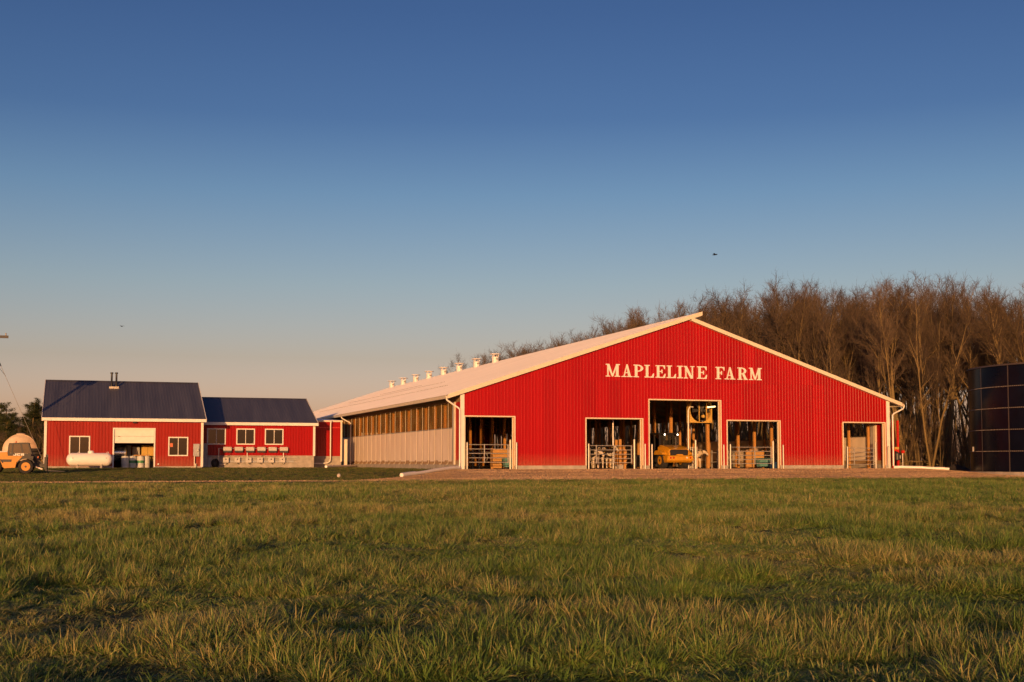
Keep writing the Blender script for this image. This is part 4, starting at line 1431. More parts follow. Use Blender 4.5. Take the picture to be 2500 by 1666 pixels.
ms = gn.nodes.new('ShaderNodeMixShader')
gn.links.new(fr.outputs[0], ms.inputs[0])
gn.links.new(tr.outputs[0], ms.inputs[1])
gn.links.new(gl.outputs[0], ms.inputs[2])
gn.links.new(ms.outputs[0], gn.nodes['Material Output'].inputs[0])
M['clear'] = g_
MB().box(-.67, .67, cy0 - .01, cy0, 1.22, cz1).build('rear_window', M['clear'], ld)
MB().box(-cx_ - .005, -cx_ + .005, cy0 + .05, cy1 - .05, 1.22, cz1).build('side_window', M['clear'], ld)
MB().box(cx_ - .005, cx_ + .005, cy0 + .05, cy1 - .05, 1.22, cz1).build('side_window', M['clear'], ld)
MB().box(-.67, .67, cy1, cy1 + .01, 1.22, cz1).build('windscreen', M['clear'], ld)
MB().box(-.28, .28, 1.75, 2.2, 1.2, 1.4, .05).box(-.26, .26, 1.68, 1.80, 1.4, 1.95, .05).build('seat', M['black'], ld)
for x in (-.42, .58):
    lp = MB().lathe((x, cy0 - .14, cz1 - .02), (0, -1, 0), [(0, .05), (.06, .085), (.07, .085)], 16).build('work_lamp', M['black'], ld, True)
    MB().lathe((x, cy0 - .205, cz1 - .02), (0, -1, 0), [(0, .06), (.012, .05), (.018, .01)], 16).build('lens', M['lamp'], lp, True)
MB().lathe((.38, 1.15, 1.55), (0, 0, 1), [(0, .05), (.55, .05), (.56, .06), (.62, .06)], 12).build('exhaust', M['steel_dark'], ld, True)
for s_ in (-1, 1):
    mr_ = MB().box(s_ * 1.0 - .09, s_ * 1.0 + .09, 2.6, 2.64, 1.85, 2.15, .02).build('mirror', M['black'], ld)
    MB().tube([(s_ * .76, 2.7, 2.2), (s_ * 1.0, 2.65, 2.12)], .015, 6).build('mirror_arm', M['black'], mr_)
    MB().prism([(0.25, .95), (1.55, .95), (1.50, 1.10), (1.25, 1.24), (.60, 1.24), (.32, 1.10)], 'x', s_ * .95 - .19, s_ * .95 + .19).build('fender', M['yellow'], ld)
    wheel(ld, s_ * .80, .92, .56, .44, 'yellow', .52, 'x', 16)
    wheel(ld, s_ * .80, 3.15, .56, .44, 'yellow', .52, 'x', 16)
    MB().prism([(2.9, 1.35), (3.2, 1.45), (4.4, .75), (4.5, .45), (4.25, .45), (4.1, .7)], 'x', s_ * .42 - .06, s_ * .42 + .06).build('lift_arm', M['yellow'], ld)
    MB().prism([(3.0, 1.0), (3.9, .55), (3.95, .62), (3.05, 1.1)], 'x', s_ * .25 - .05, s_ * .25 + .05).build('lift_cylinder', M['steel_dark'], ld)
MB().prism([(4.45, .12), (5.4, .08), (5.42, .14), (4.7, .32), (4.55, .95), (4.45, .95)], 'x', -1.15, 1.15).build('bucket', M['steel_dark'], ld)
MB().box(-.30, .30, 2.9, 3.4, .9, 1.42).build('arm_tower', M['yellow'], ld)

# ------------------------------------------------------------------ telescopic handler on the lawn at the left edge (front along +x)
TU, TV = -25.86, 5.8
th_ = thing('telehandler', 'orange and black telehandler with raised fork frame cut by the left picture edge', 'telehandler', TU, TV, gz(TU, TV) + 0.01, R(-2))
th_.scale = (0.955,) * 3
WB = 1.85
MB().prism([(-2.7, .95), (-2.6, 1.30), (-1.1, 1.36), (-1.06, 1.13), (-.2, 1.10), (-.35, .92), (-.55, .72), (-.62, .38), (-1.25, .34), (-1.35, .42), (-1.52, .86), (-1.9, 1.0), (-2.3, .86), (-2.5, .8)],
           'y', -.72, -.10).build('body', M['jyellow'], th_)
MB().prism([(-2.7, 1.301), (-2.62, 1.36), (-1.1, 1.44), (-1.07, 1.365)], 'y', -.74, -.14).build('hood_cover', M['light_box'], th_)
MB().box(-1.45, -.84, -.735, -.721, .74, .90).build('louvre', M['black'], th_)
for k in range(4):
    MB().box(-1.44, -.85, -.742, -.7355, .765 + .034 * k, .777 + .034 * k).build('louvre_slat', M['steel_dark'], th_)
MB().box(-2.6, .55, -.10, .55, .42, .80).build('chassis', M['steel_dark'], th_)
MB().prism([(-1.06, 1.131), (-.2, 1.101), (.45, 1.10), (.40, .80), (.1, .95), (-.1, .95), (-.34, .90), (-.19, 1.06)], 'y', -.70, -.12).build('cab_lower', M['black'], th_)
MB().prism([(-1.06, 1.132), (.30, 1.102), (.28, 1.28), (-1.06, 1.30)], 'y', -.71, -.02).build('cab_side', M['black'], th_)
for poly in ([(-1.08, 1.30), (-1.0, 1.30), (-.98, 1.88), (-1.05, 1.80)], [(-.86, 1.30), (-.76, 1.30), (-.74, 1.90), (-.84, 1.90)], [(-.24, 1.30), (-.12, 1.30), (-.28, 1.90), (-.38, 1.90)],
             [(.26, 1.28), (.36, 1.24), (.16, 1.92), (.06, 1.92)]):
    for y in (-.70, -.06):
        MB().prism(poly, 'y', y, y + .05).build('cab_post', M['black'], th_)
MB().prism([(-1.04, 1.86), (-.98, 1.93), (.1, 1.97), (.20, 1.92), (.16, 1.88)], 'y', -.73, .0).build('cab_roof', M['black'], th_)
MB().prism([(-1.02, 1.31), (.26, 1.29), (.1, 1.88), (-1.0, 1.85)], 'y', -.675, -.665).build('side_window', M['cabglass'], th_)
MB().prism([(.27, 1.30), (.31, 1.30), (.13, 1.89), (.09, 1.89)], 'y', -.64, -.08).build('windscreen', M['cabglass'], th_)
MB().lathe((-.62, -.4, 1.955), (0, 0, 1), [(0, .05), (.08, .05), (.11, .02)], 12).build('beacon', M['orange_sticker'], th_, True)
# word mark on the cab side
mk = MB().box(-.80, -.05, -.716, -.7105, 1.125, 1.285).build('mark_plate', M['black'], th_)
LJ = {'J': [(.55, 0, 1, 1), (0, 0, .99, .26), (0, 0, .3, .45)], 'C': [(0, 0, .36, 1), (0, 0, 1, .26), (0, .74, 1, 1), (.66, .1, 1, .38), (.66, .62, 1, .9)],
      'B': [(0, 0, .36, 1), (0, 0, .94, .24), (0, .76, .9, 1), (0, .40, .9, .60), (.62, .52, .98, .92), (.64, .08, 1, .5)]}
jb = MB()
q_ = 0
for k, ch in enumerate('JCB'):
    for (a, b, c_, d) in LJ[ch]:
        x0_ = -.745 + k * .225
        jb.box(x0_ + a * .19, x0_ + c_ * .19, -.7175 - .0007 * q_, -.7162, 1.135 + b * .14, 1.135 + d * .14)
        q_ += 1
jb.build('lettering', M['white'], mk)
for x in (0.0, -WB):
    for y in (-.62, .62):
        wheel(th_, x, y, .445, .30, 'jyellow', .60, 'y', 14)
for x in (0.0, -WB):
    ring = [(x + .58 * math.cos(a), .445 + .58 * math.sin(a)) for a in [R(25 + 13 * i) for i in range(11)]] + [(x + .53 * math.cos(a), .445 + .53 * math.sin(a)) for a in [R(155 - 13 * i) for i in range(11)]]
    MB().prism(ring, 'y', -.78, -.46).build('fender', M['black'], th_)
MB().prism([(-2.4, 1.02), (-2.3, 1.28), (.3, 1.18), (1.0, .42), (.80, .34), (.2, .98)], 'y', .05, .35).build('boom', M['steel_dark'], th_)
MB().prism([(.25, 1.12), (.40, 1.18), (1.10, .55), (1.02, .40)], 'y', -.06, .04).build('tilt_link', M['black'], th_)
MB().prism([(.3, .5), (.36, .55), (.98, .30), (.92, .24)], 'y', -.1, -.02).build('lift_cylinder', M['steel'], th_)
MB().box(1.08, 1.16, -.55, .65, .28, 1.05).build('fork_carriage', M['black'], th_)
for y in (-.55, -.2, .3, .6):
    MB().box(1.161, 1.24, y, y + .08, .16, 1.22).build('fork_upright', M['black'], th_)
for y in (-.38, .42):
    MB().prism([(1.245, .16), (2.3, .12), (2.3, .14), (1.245, .22)], 'y', y, y + .11).build('fork_tine', M['steel_dark'], th_)
MB().box(.66, .72, -.30, -.22, .98, 1.10).build('side_marker', M['orange_sticker'], th_)
MB().tube([(.15, -.6, 1.45), (.42, -.75, 1.35), (.48, -.75, 1.2)], .014, 6).build('mirror_arm', M['black'], th_)

# cream tanker behind it
tk = thing('tanker_trailer', 'cream round-ended tanker trailer behind the telehandler', 'tanker', -27.25, 29.3, 0.0, R(4))
pr = [(0, .05), (0.06, .55), (.16, .95), (.34, 1.18), (.40, 1.19), (4.4, 1.19), (4.8, .6), (4.85, .05)]
MB().lathe((0, 0, 1.42), (0, 1, 0), pr, 36).build('barrel', M['tanker'], tk, True)
for y in (.38, 2.3, 4.2):
    MB().lathe((0, y, 1.42), (0, 1, 0), [(0, 1.19), (0, 1.24), (.08, 1.24), (.08, 1.19)], 36).build('hoop', M['tanker'], tk)
MB().lathe((0.05, .9, 2.55), (0, 0, 1), [(0, .32), (.12, .32), (.14, .36), (.18, .3), (.2, .05)], 20).build('hatch', M['tanker'], tk, True)
for s_ in (-1, 1):
    wheel(tk, s_ * 1.02, 2.6, .55, .4, 'tanker', .5, 'x')
MB().box(-.5, .5, -.6, 4.4, .32, .5).build('frame', M['steel_dark'], tk)
MB().box(-.06, .06, -1.6, -.6, .38, .5).build('drawbar', M['steel_dark'], tk)
# pile of old tyres against the workshop
ty = MB().lathe((0, 0, 0), (0, 0, 1), [(0.02, .25), (0, .42), (.05, .5), (.19, .5), (.24, .42), (.22, .25), (.19, .24), (.05, .24)], 26).mesh('tyre', M['rubber'], True)
for k in range(6):
    o = bpy.data.objects.new('old_tyre', ty)
    COL.objects.link(o)
    put(o, -26.05 + .05 * math.sin(k * 2.1), 24.9 + .04 * math.cos(k * 3.3), .02 + .245 * k, k)
    tag(o, ['bottom', 'second lowest', 'third lowest', 'third highest', 'second highest', 'topmost'][k] + ' tyre in the stack by the workshop corner', 'tyre', 'stacked old tyres')

# red pump stand beside the barn's right wall
t = thing('red_pump_stand', 'red steel stand with grey motor beside the right wall of the barn', 'pump', 33.55, 1.9, gz(33.5, 1.9))
for x in (0.0, .42):
    MB().box(x - .07, x + .07, -.06, .06, 0.0, 3.55).build('upright', M['red_paint'], t)
MB().box(-.07, .49, -.05, .05, 1.30, 1.42).build('crossbar', M['red_paint'], t)
MB().box(.12, .46, -.09, .02, 1.43, 1.60).build('warning_plate', M['ocher'], t)
MB().lathe((.2, -.2, .62), (0, 0, 1), [(0, .1), (.05, .19), (.5, .19), (.56, .12), (.62, .05)], 18).build('motor', M['steel_dark'], t, True)
MB().box(.28, .42, -.34, -.2, .75, 1.0).build('control_box', M['grey_box'], t)
MB().tube([(.75, -.1, 0), (.75, -.1, 1.1), (.78, -.1, 1.2)], .025, 8).build('hose_post', M['pipe_white'], t)
MB().box(.66, .86, -.2, -.05, 1.15, 1.35).build('valve', M['red_paint'], t)
MB().tube([(.8, -.1, 1.3), (1.1, -.05, 1.25), (1.2, 0, 1.6), (1.18, 0, 1.75)], .012, 6).build('hose', M['galv'], t)

# utility pole just outside the left edge; its cross-arm and guy wire reach into view
PU, PV = -29.0, 17.6
up = thing('utility_pole', 'wooden utility pole with cross-arm and guy wire at the left picture edge', 'utility pole', PU, PV, gz(PU, PV))
MB().tube([(0, 0, -0.2), (0, 0, 9.9)], [.17, .12], 12).build('shaft', M['steel_dark'], up)
MB().box(-1.25, 1.32, -.08, .06, 9.12, 9.30).build('cross_arm', M['steel_dark'], up)
for x in (-1.15, -.5, .5, 1.15):
    MB().lathe((x, -.01, 9.30), (0, 0, 1), [(0, .03), (.05, .06), (.1, .04), (.15, .06), (.19, .02)], 10).build('insulator', M['grey_box'], up, True)
MB().lathe((.45, .0, 7.75), (0, 0, 1), [(0, .24), (.04, .27), (.75, .27), (.8, .2), (.82, .03)], 18).build('transformer', M['grey_box'], up, True)
MB().lathe((-.45, .0, 7.75), (0, 0, 1), [(0, .24), (.04, .27), (.75, .27), (.8, .2), (.82, .03)], 18).build('transformer', M['grey_box'], up, True)
MB().tube([(.1, 0, 9.0), (.55, 0.0, 8.15)], .022, 6).build('brace', M['steel_dark'], up)
gy = MB().tube([(.12, 0, 8.95), (.85, .6, 7.2), (2.8, 2.2, 2.6), (3.55, 2.85, 0.9), (3.9, 3.1, 0.0)], .013, 5).build('guy_wire', M['galv'], up)
MB().tube([(.62, .42, 7.75), (.85, .6, 7.2)], .035, 6).build('strain_insulator', M['black'], gy)
MB().tube([(.15, 0, 7.3), (.6, .4, 7.25), (1.15, .85, 6.55)], .012, 5).build('drip_loop', M['black'], up)

# ------------------------------------------------------------------ cows
def cow_mesh(name, head_turn=0.0, head_drop=0.0):
    """standing dairy cow facing -y, feet on z = 0"""
    V_, E_, Rd = [], [], []

    def add(p, r, parent=None):
        V_.append(p)
        Rd.append(r if isinstance(r, tuple) else (r, r))
        if parent is not None:
            E_.append((parent, len(V_) - 1))
        return len(V_) - 1
    pel = add((0, 0.75, 1.12), (.27, .28))
    rump = add((0, 1.05, 1.16), (.22, .22), pel)
    tail0 = add((0, 1.22, 1.22), .045, rump)
    tail1 = add((0.02, 1.30, .85), .025, tail0)
    add((0.02, 1.28, .45), .04, tail1)
    mid = add((0, 0.25, 1.05), (.34, .36), pel)
    chest = add((0, -.35, 1.06), (.29, .33), mid)
    bris = add((0, -.60, 1.04), (.21, .26), chest)
    neck = add((head_turn * .2, -.88, 1.18 - head_drop * .4), (.13, .17), bris)
    poll = add((head_turn * .45, -1.12, 1.36 - head_drop), (.105, .12), neck)
    face = add((head_turn * .62, -1.34, 1.20 - head_drop), (.085, .10), poll)
    add((head_turn * .72, -1.50, 1.06 - head_drop), (.075, .07), face)
    for s_ in (-1, 1):
        e0 = add((head_turn * .45 + s_ * .12, -1.08, 1.40 - head_drop), (.03, .03), poll)
        add((head_turn * .45 + s_ * .26, -1.06, 1.38 - head_drop), (.035, .05), e0)
        sh = add((s_ * .16, -.42, .78), (.11, .13), chest)
        kn = add((s_ * .17, -.44, .42), (.058, .062), sh)
        pa = add((s_ * .17, -.43, .14), (.045, .045), kn)
        add((s_ * .17, -.47, .03), (.062, .065), pa)
        hp = add((s_ * .20, .86, .86), (.13, .17), pel)
        st_ = add((s_ * .21, .78, .62), (.085, .11), hp)
        hk = add((s_ * .20, .98, .44), (.055, .065), st_)
        fe = add((s_ * .20, .95, .14), (.045, .045), hk)
        add((s_ * .20, .90, .03), (.062, .065), fe)
    ud = add((0, .55, .72), (.17, .17), mid)
    me = bpy.data.meshes.new(name)
    me.from_pydata(V_, E_, [])
    ob = bpy.data.objects.new(name, me)
    COL.objects.link(ob)
    sk_ = ob.modifiers.new('skin', 'SKIN')
    sk_.use_smooth_shade = True
    for i, rr in enumerate(Rd):
        me.skin_vertices[0].data[i].radius = rr
    me.skin_vertices[0].data[pel].use_root = True
    ss = ob.modifiers.new('sub', 'SUBSURF')
    ss.levels = ss.render_levels = 1
    dg = bpy.context.evaluated_depsgraph_get()
    new = bpy.data.meshes.new_from_object(ob.evaluated_get(dg))
    bpy.data.objects.remove(ob)
    new.name = name
    return new


def cow_mat(name, light, dark, thr, seed):
    m, nt, b = node_mat(name)
    N, L = nt.nodes, nt.links
    tcn = N.new('ShaderNodeTexCoord')
    no = N.new('ShaderNodeTexNoise')
    no.noise_dimensions = '4D'
    no.inputs['W'].default_value = seed
    no.inputs['Scale'].default_value = 1.7
    no.inputs['Detail'].default_value = 2
    L.new(tcn.outputs['Object'], no.inputs['Vector'])
    sp = N.new('ShaderNodeSeparateXYZ')
    L.new(tcn.outputs['Object'], sp.inputs[0])
    lg = N.new('ShaderNodeMapRange')           # white lower legs
    lg.inputs[1].default_value = 0.45
    lg.inputs[2].default_value = 0.75
    lg.inputs[3].default_value = -0.5
    lg.inputs[4].default_value = 0.0
    L.new(sp.outputs['Z'], lg.inputs[0])
    ad = N.new('ShaderNodeMath')
    ad.operation = 'ADD'
    L.new(no.outputs[0], ad.inputs[0])
    L.new(lg.outputs[0], ad.inputs[1])
    ab = N.new('ShaderNodeMath')               # white blaze down the face
    ab.operation = 'ABSOLUTE'
    L.new(sp.outputs['X'], ab.inputs[0])
    bz = N.new('ShaderNodeMapRange')
    bz.inputs[1].default_value = 0.05
    bz.inputs[2].default_value = 0.08
    bz.inputs[3].default_value = -0.5
    bz.inputs[4].default_value = 0
    L.new(ab.outputs[0], bz.inputs[0])
    fc = N.new('ShaderNodeMath')
    fc.operation = 'LESS_THAN'
    fc.inputs[1].default_value = -1.1
    L.new(sp.outputs['Y'], fc.inputs[0])
    mu = N.new('ShaderNodeMath')
    mu.operation = 'MULTIPLY'
    L.new(fc.outputs[0], mu.inputs[0])
    L.new(bz.outputs[0], mu.inputs[1])
    a2 = N.new('ShaderNodeMath')
    a2.operation = 'ADD'
    L.new(ad.outputs[0], a2.inputs[0])
    L.new(mu.outputs[0], a2.inputs[1])
    gt = N.new('ShaderNodeMapRange')
    gt.inputs[1].default_value = thr - 0.01
    gt.inputs[2].default_value = thr + 0.01
    L.new(a2.outputs[0], gt.inputs[0])
    mx = N.new('ShaderNodeMix')
    mx.data_type = 'RGBA'
    mx.inputs[6].default_value = (*light, 1)
    mx.inputs[7].default_value = (*dark, 1)
    L.new(gt.outputs[0], mx.inputs[0])
    L.new(mx.outputs[2], b.inputs['Base Color'])
    b.inputs['Roughness'].default_value = 0.7
    return m


hoofm = M['black']
cows = [(9.75, 1.95, R(4), 0.1, .25, (.66, .58, .46), (.015, .012, .010), .50, 1.3, 'mostly white cow with dark patches, first behind the second gate'),
        (10.35, 2.35, R(-8), -0.2, .0, (.62, .55, .44), (.014, .011, .010), .46, 4.1, 'black and white cow with white legs, second behind the gate'),
        (11.05, 2.9, R(12), 0.1, -.1, (.62, .55, .44), (.020, .012, .009), .40, 7.7, 'dark cow with white blaze, third behind the second gate'),
        (9.35, 4.2, R(30), 0.0, -.1, (.60, .52, .42), (.03, .015, .01), .44, 9.2, 'dark cow farthest back among the cows at the second gate'),
        (18.35, 3.9, R(8), 0.15, .15, (.60, .50, .36), (.018, .013, .01), .47, 12.4, 'white and dark cow behind the feed rail right of the loader')]
for k, (u, v, rot, ht, hd, li, da, thr, sd, lab) in enumerate(cows):
    me = cow_mesh('cow', ht, hd)
    me.materials.append(cow_mat('cow_hide', li, da, thr, sd))
    t = thing('cow', lab, 'cow', u, v, 0.02, rot, 'cows in the barn')
    bd = bpy.data.objects.new('body', me)
    COL.objects.link(bd)
    bd.parent = t
    for s_ in (-1, 1):
        MB().box(ht * .45 + s_ * .25 - .028, ht * .45 + s_ * .25 + .028, -1.13, -1.095, 1.31 - hd, 1.36 - hd).build('ear_tag', M['ocher'], t)

# bird over the woods
for (p, sc_, lab) in (((34.9, 31.3, 20.5), 1.0, 'small dark bird flying above the barn ridge'), ((-18.4, 81.4, 16.8), .8, 'tiny dark bird low over the workshop roof')):
    b = thing('bird', lab, 'bird', *p, rot=.6)
    MB().loft([[(0.02 * c, y, 0.02 * s) for c, s in ((1, 0), (0, 1), (-1, 0), (0, -1))] if abs(y) > .2 else [(0.06 * c, y, 0.06 * s) for c, s in ((1, 0), (0, 1), (-1, 0), (0, -1))] for y in (-.26, -.14, .1, .28)]).build('body', M['black'], b, True)
    for s_ in (-1, 1):
        MB().loft([[(s_ * .03, -.1, .02), (s_ * .03, .08, .02), (s_ * .03, .08, .0), (s_ * .03, -.1, .0)], [(s_ * .25, -.1, .10), (s_ * .25, .06, .10), (s_ * .25, .06, .09), (s_ * .25, -.1, .09)],
                   [(s_ * .5, -.02, .06), (s_ * .5, .02, .06), (s_ * .5, .02, .055), (s_ * .5, -.02, .055)]]).build('wing', M['black'], b)
    b.scale = (sc_,) * 3

# ------------------------------------------------------------------ bare woods
def bark_mat(name, a, b_, scale=6.0):
    m, nt, b = node_mat(name)
    N, L = nt.nodes, nt.links
    tcn = N.new('ShaderNodeTexCoord')
    mp = N.new('ShaderNodeMapping')
    mp.inputs['Scale'].default_value = (scale, scale, scale * .25)
    L.new(tcn.outputs['Object'], mp.inputs[0])
    no = N.new('ShaderNodeTexNoise')
    no.inputs['Scale'].default_value = 1.0
    no.inputs['Detail'].default_value = 5
    L.new(mp.outputs[0], no.inputs['Vector'])
    oi = N.new('ShaderNodeObjectInfo')
    ad = N.new('ShaderNodeMath')
    ad.operation = 'MULTIPLY_ADD'
    ad.inputs[1].default_value = 0.5
    L.new(oi.outputs['Random'], ad.inputs[0])
    mu = N.new('ShaderNodeMath')
    mu.operation = 'MULTIPLY'
    mu.inputs[1].default_value = 0.6
    L.new(no.outputs[0], mu.inputs[0])
    L.new(mu.outputs[0], ad.inputs[2])
    mx = N.new('ShaderNodeMix')
    mx.data_type = 'RGBA'
    mx.inputs[6].default_value = (*a, 1)
    mx.inputs[7].default_value = (*b_, 1)
    L.new(ad.outputs[0], mx.inputs[0])
    L.new(mx.outputs[2], b.inputs['Base Color'])
    b.inputs['Roughness'].default_value = 0.9
    b.inputs['Specular IOR Level'].default_value = 0.15
    return m


M['bark'] = bark_mat('tree_bark', (0.075, 0.055, 0.028), (0.25, 0.185, 0.085))
M['twig'] = bark_mat('twigs', (0.055, 0.042, 0.031), (0.125, 0.092, 0.062), 2.0)


def fast_mesh(name, V_, F_, m, smooth=True):
    me = bpy.data.meshes.new(name)
    me.from_pydata(V_, [], F_)
    if smooth:
        me.polygons.foreach_set('use_smooth', [True] * len(F_))
    me.materials.append(m)
    return me


class Tubes:
    def __init__(self):
        self.v, self.f = [], []

    def tube(self, pts, rs, n):
        base = len(self.v)
        m = len(pts)
        a = None
        for i in range(m):
            p = pts[i]
            d = (pts[i + 1] - p) if i < m - 1 else (p - pts[i - 1])
            d = d.normalized()
            if a is None:
                a = d.orthogonal().normalized()
            else:
                a = (a - d * a.dot(d))
                a = a.normalized() if a.length > 1e-5 else d.orthogonal().normalized()
            b = d.cross(a)
            if i == m - 1:
                self.v.append(tuple(p))
            else:
                for k in range(n):
                    t = 2 * math.pi * k / n
                    q = p + (a * math.cos(t) + b * math.sin(t)) * rs[i]
                    self.v.append((q.x, q.y, q.z))
        for i in range(m - 2):
            for k in range(n):
                j = (k + 1) % n
                self.f.append((base + i * n + k, base + i * n + j, base + (i + 1) * n + j, base + (i + 1) * n + k))
        tip = base + (m - 1) * n
        i = m - 2
        for k in range(n):
            self.f.append((base + i * n + k, base + i * n + (k + 1) % n, tip))


def grow(rng, p, d, length, r, segs, wander, up):
    pts, rs = [p.copy()], [r]
    d = d.normalized()
    for i in range(segs):
        d = (d + Vector((rng.gauss(0, wander), rng.gauss(0, wander), rng.gauss(0, wander) + up))).normalized()
        p = p + d * (length / segs)
        pts.append(p.copy())
        rs.append(r * (1 - 0.88 * (i + 1) / segs))
    return pts, rs


def at_path(pts, t):
    x = t * (len(pts) - 1)
    i = min(int(x), len(pts) - 2)
    return pts[i].lerp(pts[i + 1], x - i), (pts[i + 1] - pts[i]).normalized()


def side_dir(rng, d, ang):
    o = d.orthogonal().normalized()
    o.rotate(Matrix.Rotation(rng.uniform(0, 2 * math.pi), 3, d))
    return (d * math.cos(ang) + o * math.sin(ang)).normalized()


def bare_tree(seed, H, crown0, spread, nlimb, stems=1, fine=1.0, r0=None):
    """returns trunk (stems and limbs) and crown (branches and twigs)"""
    rng = random.Random(seed)
    T, Cn = Tubes(), Tubes()
    for s_ in range(stems):
        h = H * rng.uniform(.86, 1.0) if s_ else H
        r = (r0 or H * 0.0105) * (1.0 if stems == 1 else .72) * rng.uniform(.85, 1.1)
        d0 = Vector((rng.gauss(0, .05 + .10 * (stems > 1)), rng.gauss(0, .05 + .10 * (stems > 1)), 1))
        pts, rs = grow(rng, Vector((rng.gauss(0, .12) * (stems > 1), rng.gauss(0, .12) * (stems > 1), -0.25)), d0, h * .97, r, 12, .045, .03)
        rs[0] *= 1.35
        T.tube(pts, rs, 7)
        nl = nlimb // stems
        for k in range(nl):
            t = crown0 + (0.97 - crown0) * ((k + rng.random()) / nl) ** 0.9
            p, d = at_path(pts, t)
            ang = rng.uniform(.45, .85) * (1.15 - .5 * t)
            L1 = H * spread * (1.15 - .75 * (t - crown0) / (1 - crown0)) * rng.uniform(.7, 1.25)
            r1 = max(.018, r * (1 - t) * .62 + .012)
            q, qr = grow(rng, p, side_dir(rng, d, ang), L1, r1, 6, .10, .10)
            T.tube(q, qr, 5)
            nb = max(4, int(6.0 * fine * L1 / 2.0))
            for j in range(nb):
                tt = .22 + .78 * (j + rng.random()) / nb
                p2, d2 = at_path(q, min(tt, .99))
                L2 = L1 * .50 * (1.25 - .7 * tt) * rng.uniform(.7, 1.3)
                b2, br2 = grow(rng, p2, side_dir(rng, d2, rng.uniform(.4, .9)), L2, max(.016, r1 * .42), 4, .13, .10)
                Cn.tube(b2, br2, 3)
                nt_ = max(4, int(8.5 * fine * L2))
                for i in range(nt_):
                    t3 = .12 + .88 * (i + rng.random()) / nt_
                    p3, d3 = at_path(b2, min(t3, .99))
                    tw, twr = grow(rng, p3, side_dir(rng, d3, rng.uniform(.35, .9)), rng.uniform(.35, .95), .0105, 2, .16, .10)
                    Cn.tube(tw, twr, 3)
                    if rng.random() < .75 * fine:
                        p4, d4 = at_path(tw, rng.uniform(.2, .8))
                        t4, t4r = grow(rng, p4, side_dir(rng, d4, rng.uniform(.4, .9)), rng.uniform(.25, .6), .008, 1, .1, .08)
                        Cn.tube(t4, t4r, 3)
    return fast_mesh('trunk', T.v, T.f, M['bark']), fast_mesh('crown', Cn.v, Cn.f, M['twig'], False)


protos = []
for sd, c0, sp_, nl, stx, fn in ((1, .42, .20, 22, 1, 1.1), (2, .36, .19, 24, 1, 1.1), (3, .48, .18, 24, 2, 1.1), (4, .40, .22, 22, 1, 1.0), (5, .55, .21, 20, 1, 1.15), (6, .34, .17, 28, 3, 1.0), (7, .45, .23, 22, 1, 1.05), (8, .30, .18, 26, 2, 1.05)):
    protos.append(bare_tree(sd, 16.0, c0, sp_, nl, stx, fn))


def add_tree(u, v, H, rot, pk, label, group, z=None, name='bare_tree', plist=None, base=16.0):
    tm, cm_ = (plist or protos)[pk]
    t = thing(name, label, 'tree', u, v, gz(u, v) if z is None else z, rot, group)
    s_ = H / base
    t.scale = (s_ * random.uniform(.8, 1.3), s_ * random.uniform(.8, 1.3), s_)
    t.rotation_euler = (random.gauss(0, .03), random.gauss(0, .03), t.rotation_euler.z)
    share(tm, 'trunk', t)
    share(cm_, 'crown', t)
    return t


def cam_px(u, v, z):
    """where a point falls in the 2500 px wide photograph, used to thin out trees nobody can see"""
    p = W(u, v, z) - Vector((0, 0, CAM_Z))
    a = R(3.4)
    w = p.y * math.cos(a) + p.z * math.sin(a)
    return 1250 + 3050 * p.x / w, 947 - 3050 * (-p.y * math.sin(a) + p.z * math.cos(a)) / w


def p_dist(u, v):
    return W(u, v).y


prof_x = [1100, 1190, 1290, 1400, 1450, 1530, 1565, 1620, 1680, 1740, 1800, 1870, 1960, 2000, 2090, 2160, 2240, 2290, 2350, 2400, 2450, 2500, 2700]
prof_y = [876, 862, 844, 815, 800, 768, 740, 738, 738, 728, 715, 690, 690, 705, 710, 695, 676, 672, 685, 690, 690, 705, 700]
rngt = random.Random(11)
spots = []
quota = {0: 135, 1: 100, 2: 40}
tries = 0
while sum(quota.values()) > 0 and tries < 40000:
    tries += 1
    v = rngt.uniform(-16, 150)
    u = 37.5 + 34 * rngt.random() ** 1.25
    x, y = cam_px(u, v, 0)
    if x < 1660 and u > 54:
        continue
    if not (1130 < x < 2640):
        continue
    q = 1 if x < 1660 else (2 if x > 2365 else 0)
    if quota[q] <= 0 or (q == 2 and p_dist(u, v) < 97) or v < -2 and u < 52:
        continue
    if (u - TC[0]) ** 2 + (v - TC[1]) ** 2 < 11.0 ** 2:
        continue
    if any((u - a) ** 2 + (v - b) ** 2 < (1.5 if u < 44 else 2.1) ** 2 for a, b, _ in spots):
        continue
    quota[q] -= 1
    spots.append((u, v, x))
for u, v, x in spots:
    ty_ = np.interp(x, prof_x, prof_y) + rngt.uniform(-6, 34)
    p = W(u, v, 0)
    H = (1128 - ty_) * p.y / 3050 + CAM_Z
    H = max(11.0, min(22.0, H))
    if x > 2365:
        lab, grp = 'bare brown tree rising behind the dark round tank', 'bare trees behind the tank'
    elif x > 2170:
        lab, grp = 'bare brown tree in the woods between the barn and the dark tank', 'bare trees right of the barn'
    elif x > 1700:
        lab, grp = 'bare brown tree behind the right half of the barn roof', 'bare trees behind the right roof slope'
    else:
        lab, grp = 'distant bare tree showing over the white roof left of the ridge', 'bare trees beyond the barn roof'
    add_tree(u, v, H, rngt.uniform(0, 6.28), rngt.randrange(8), lab, grp)

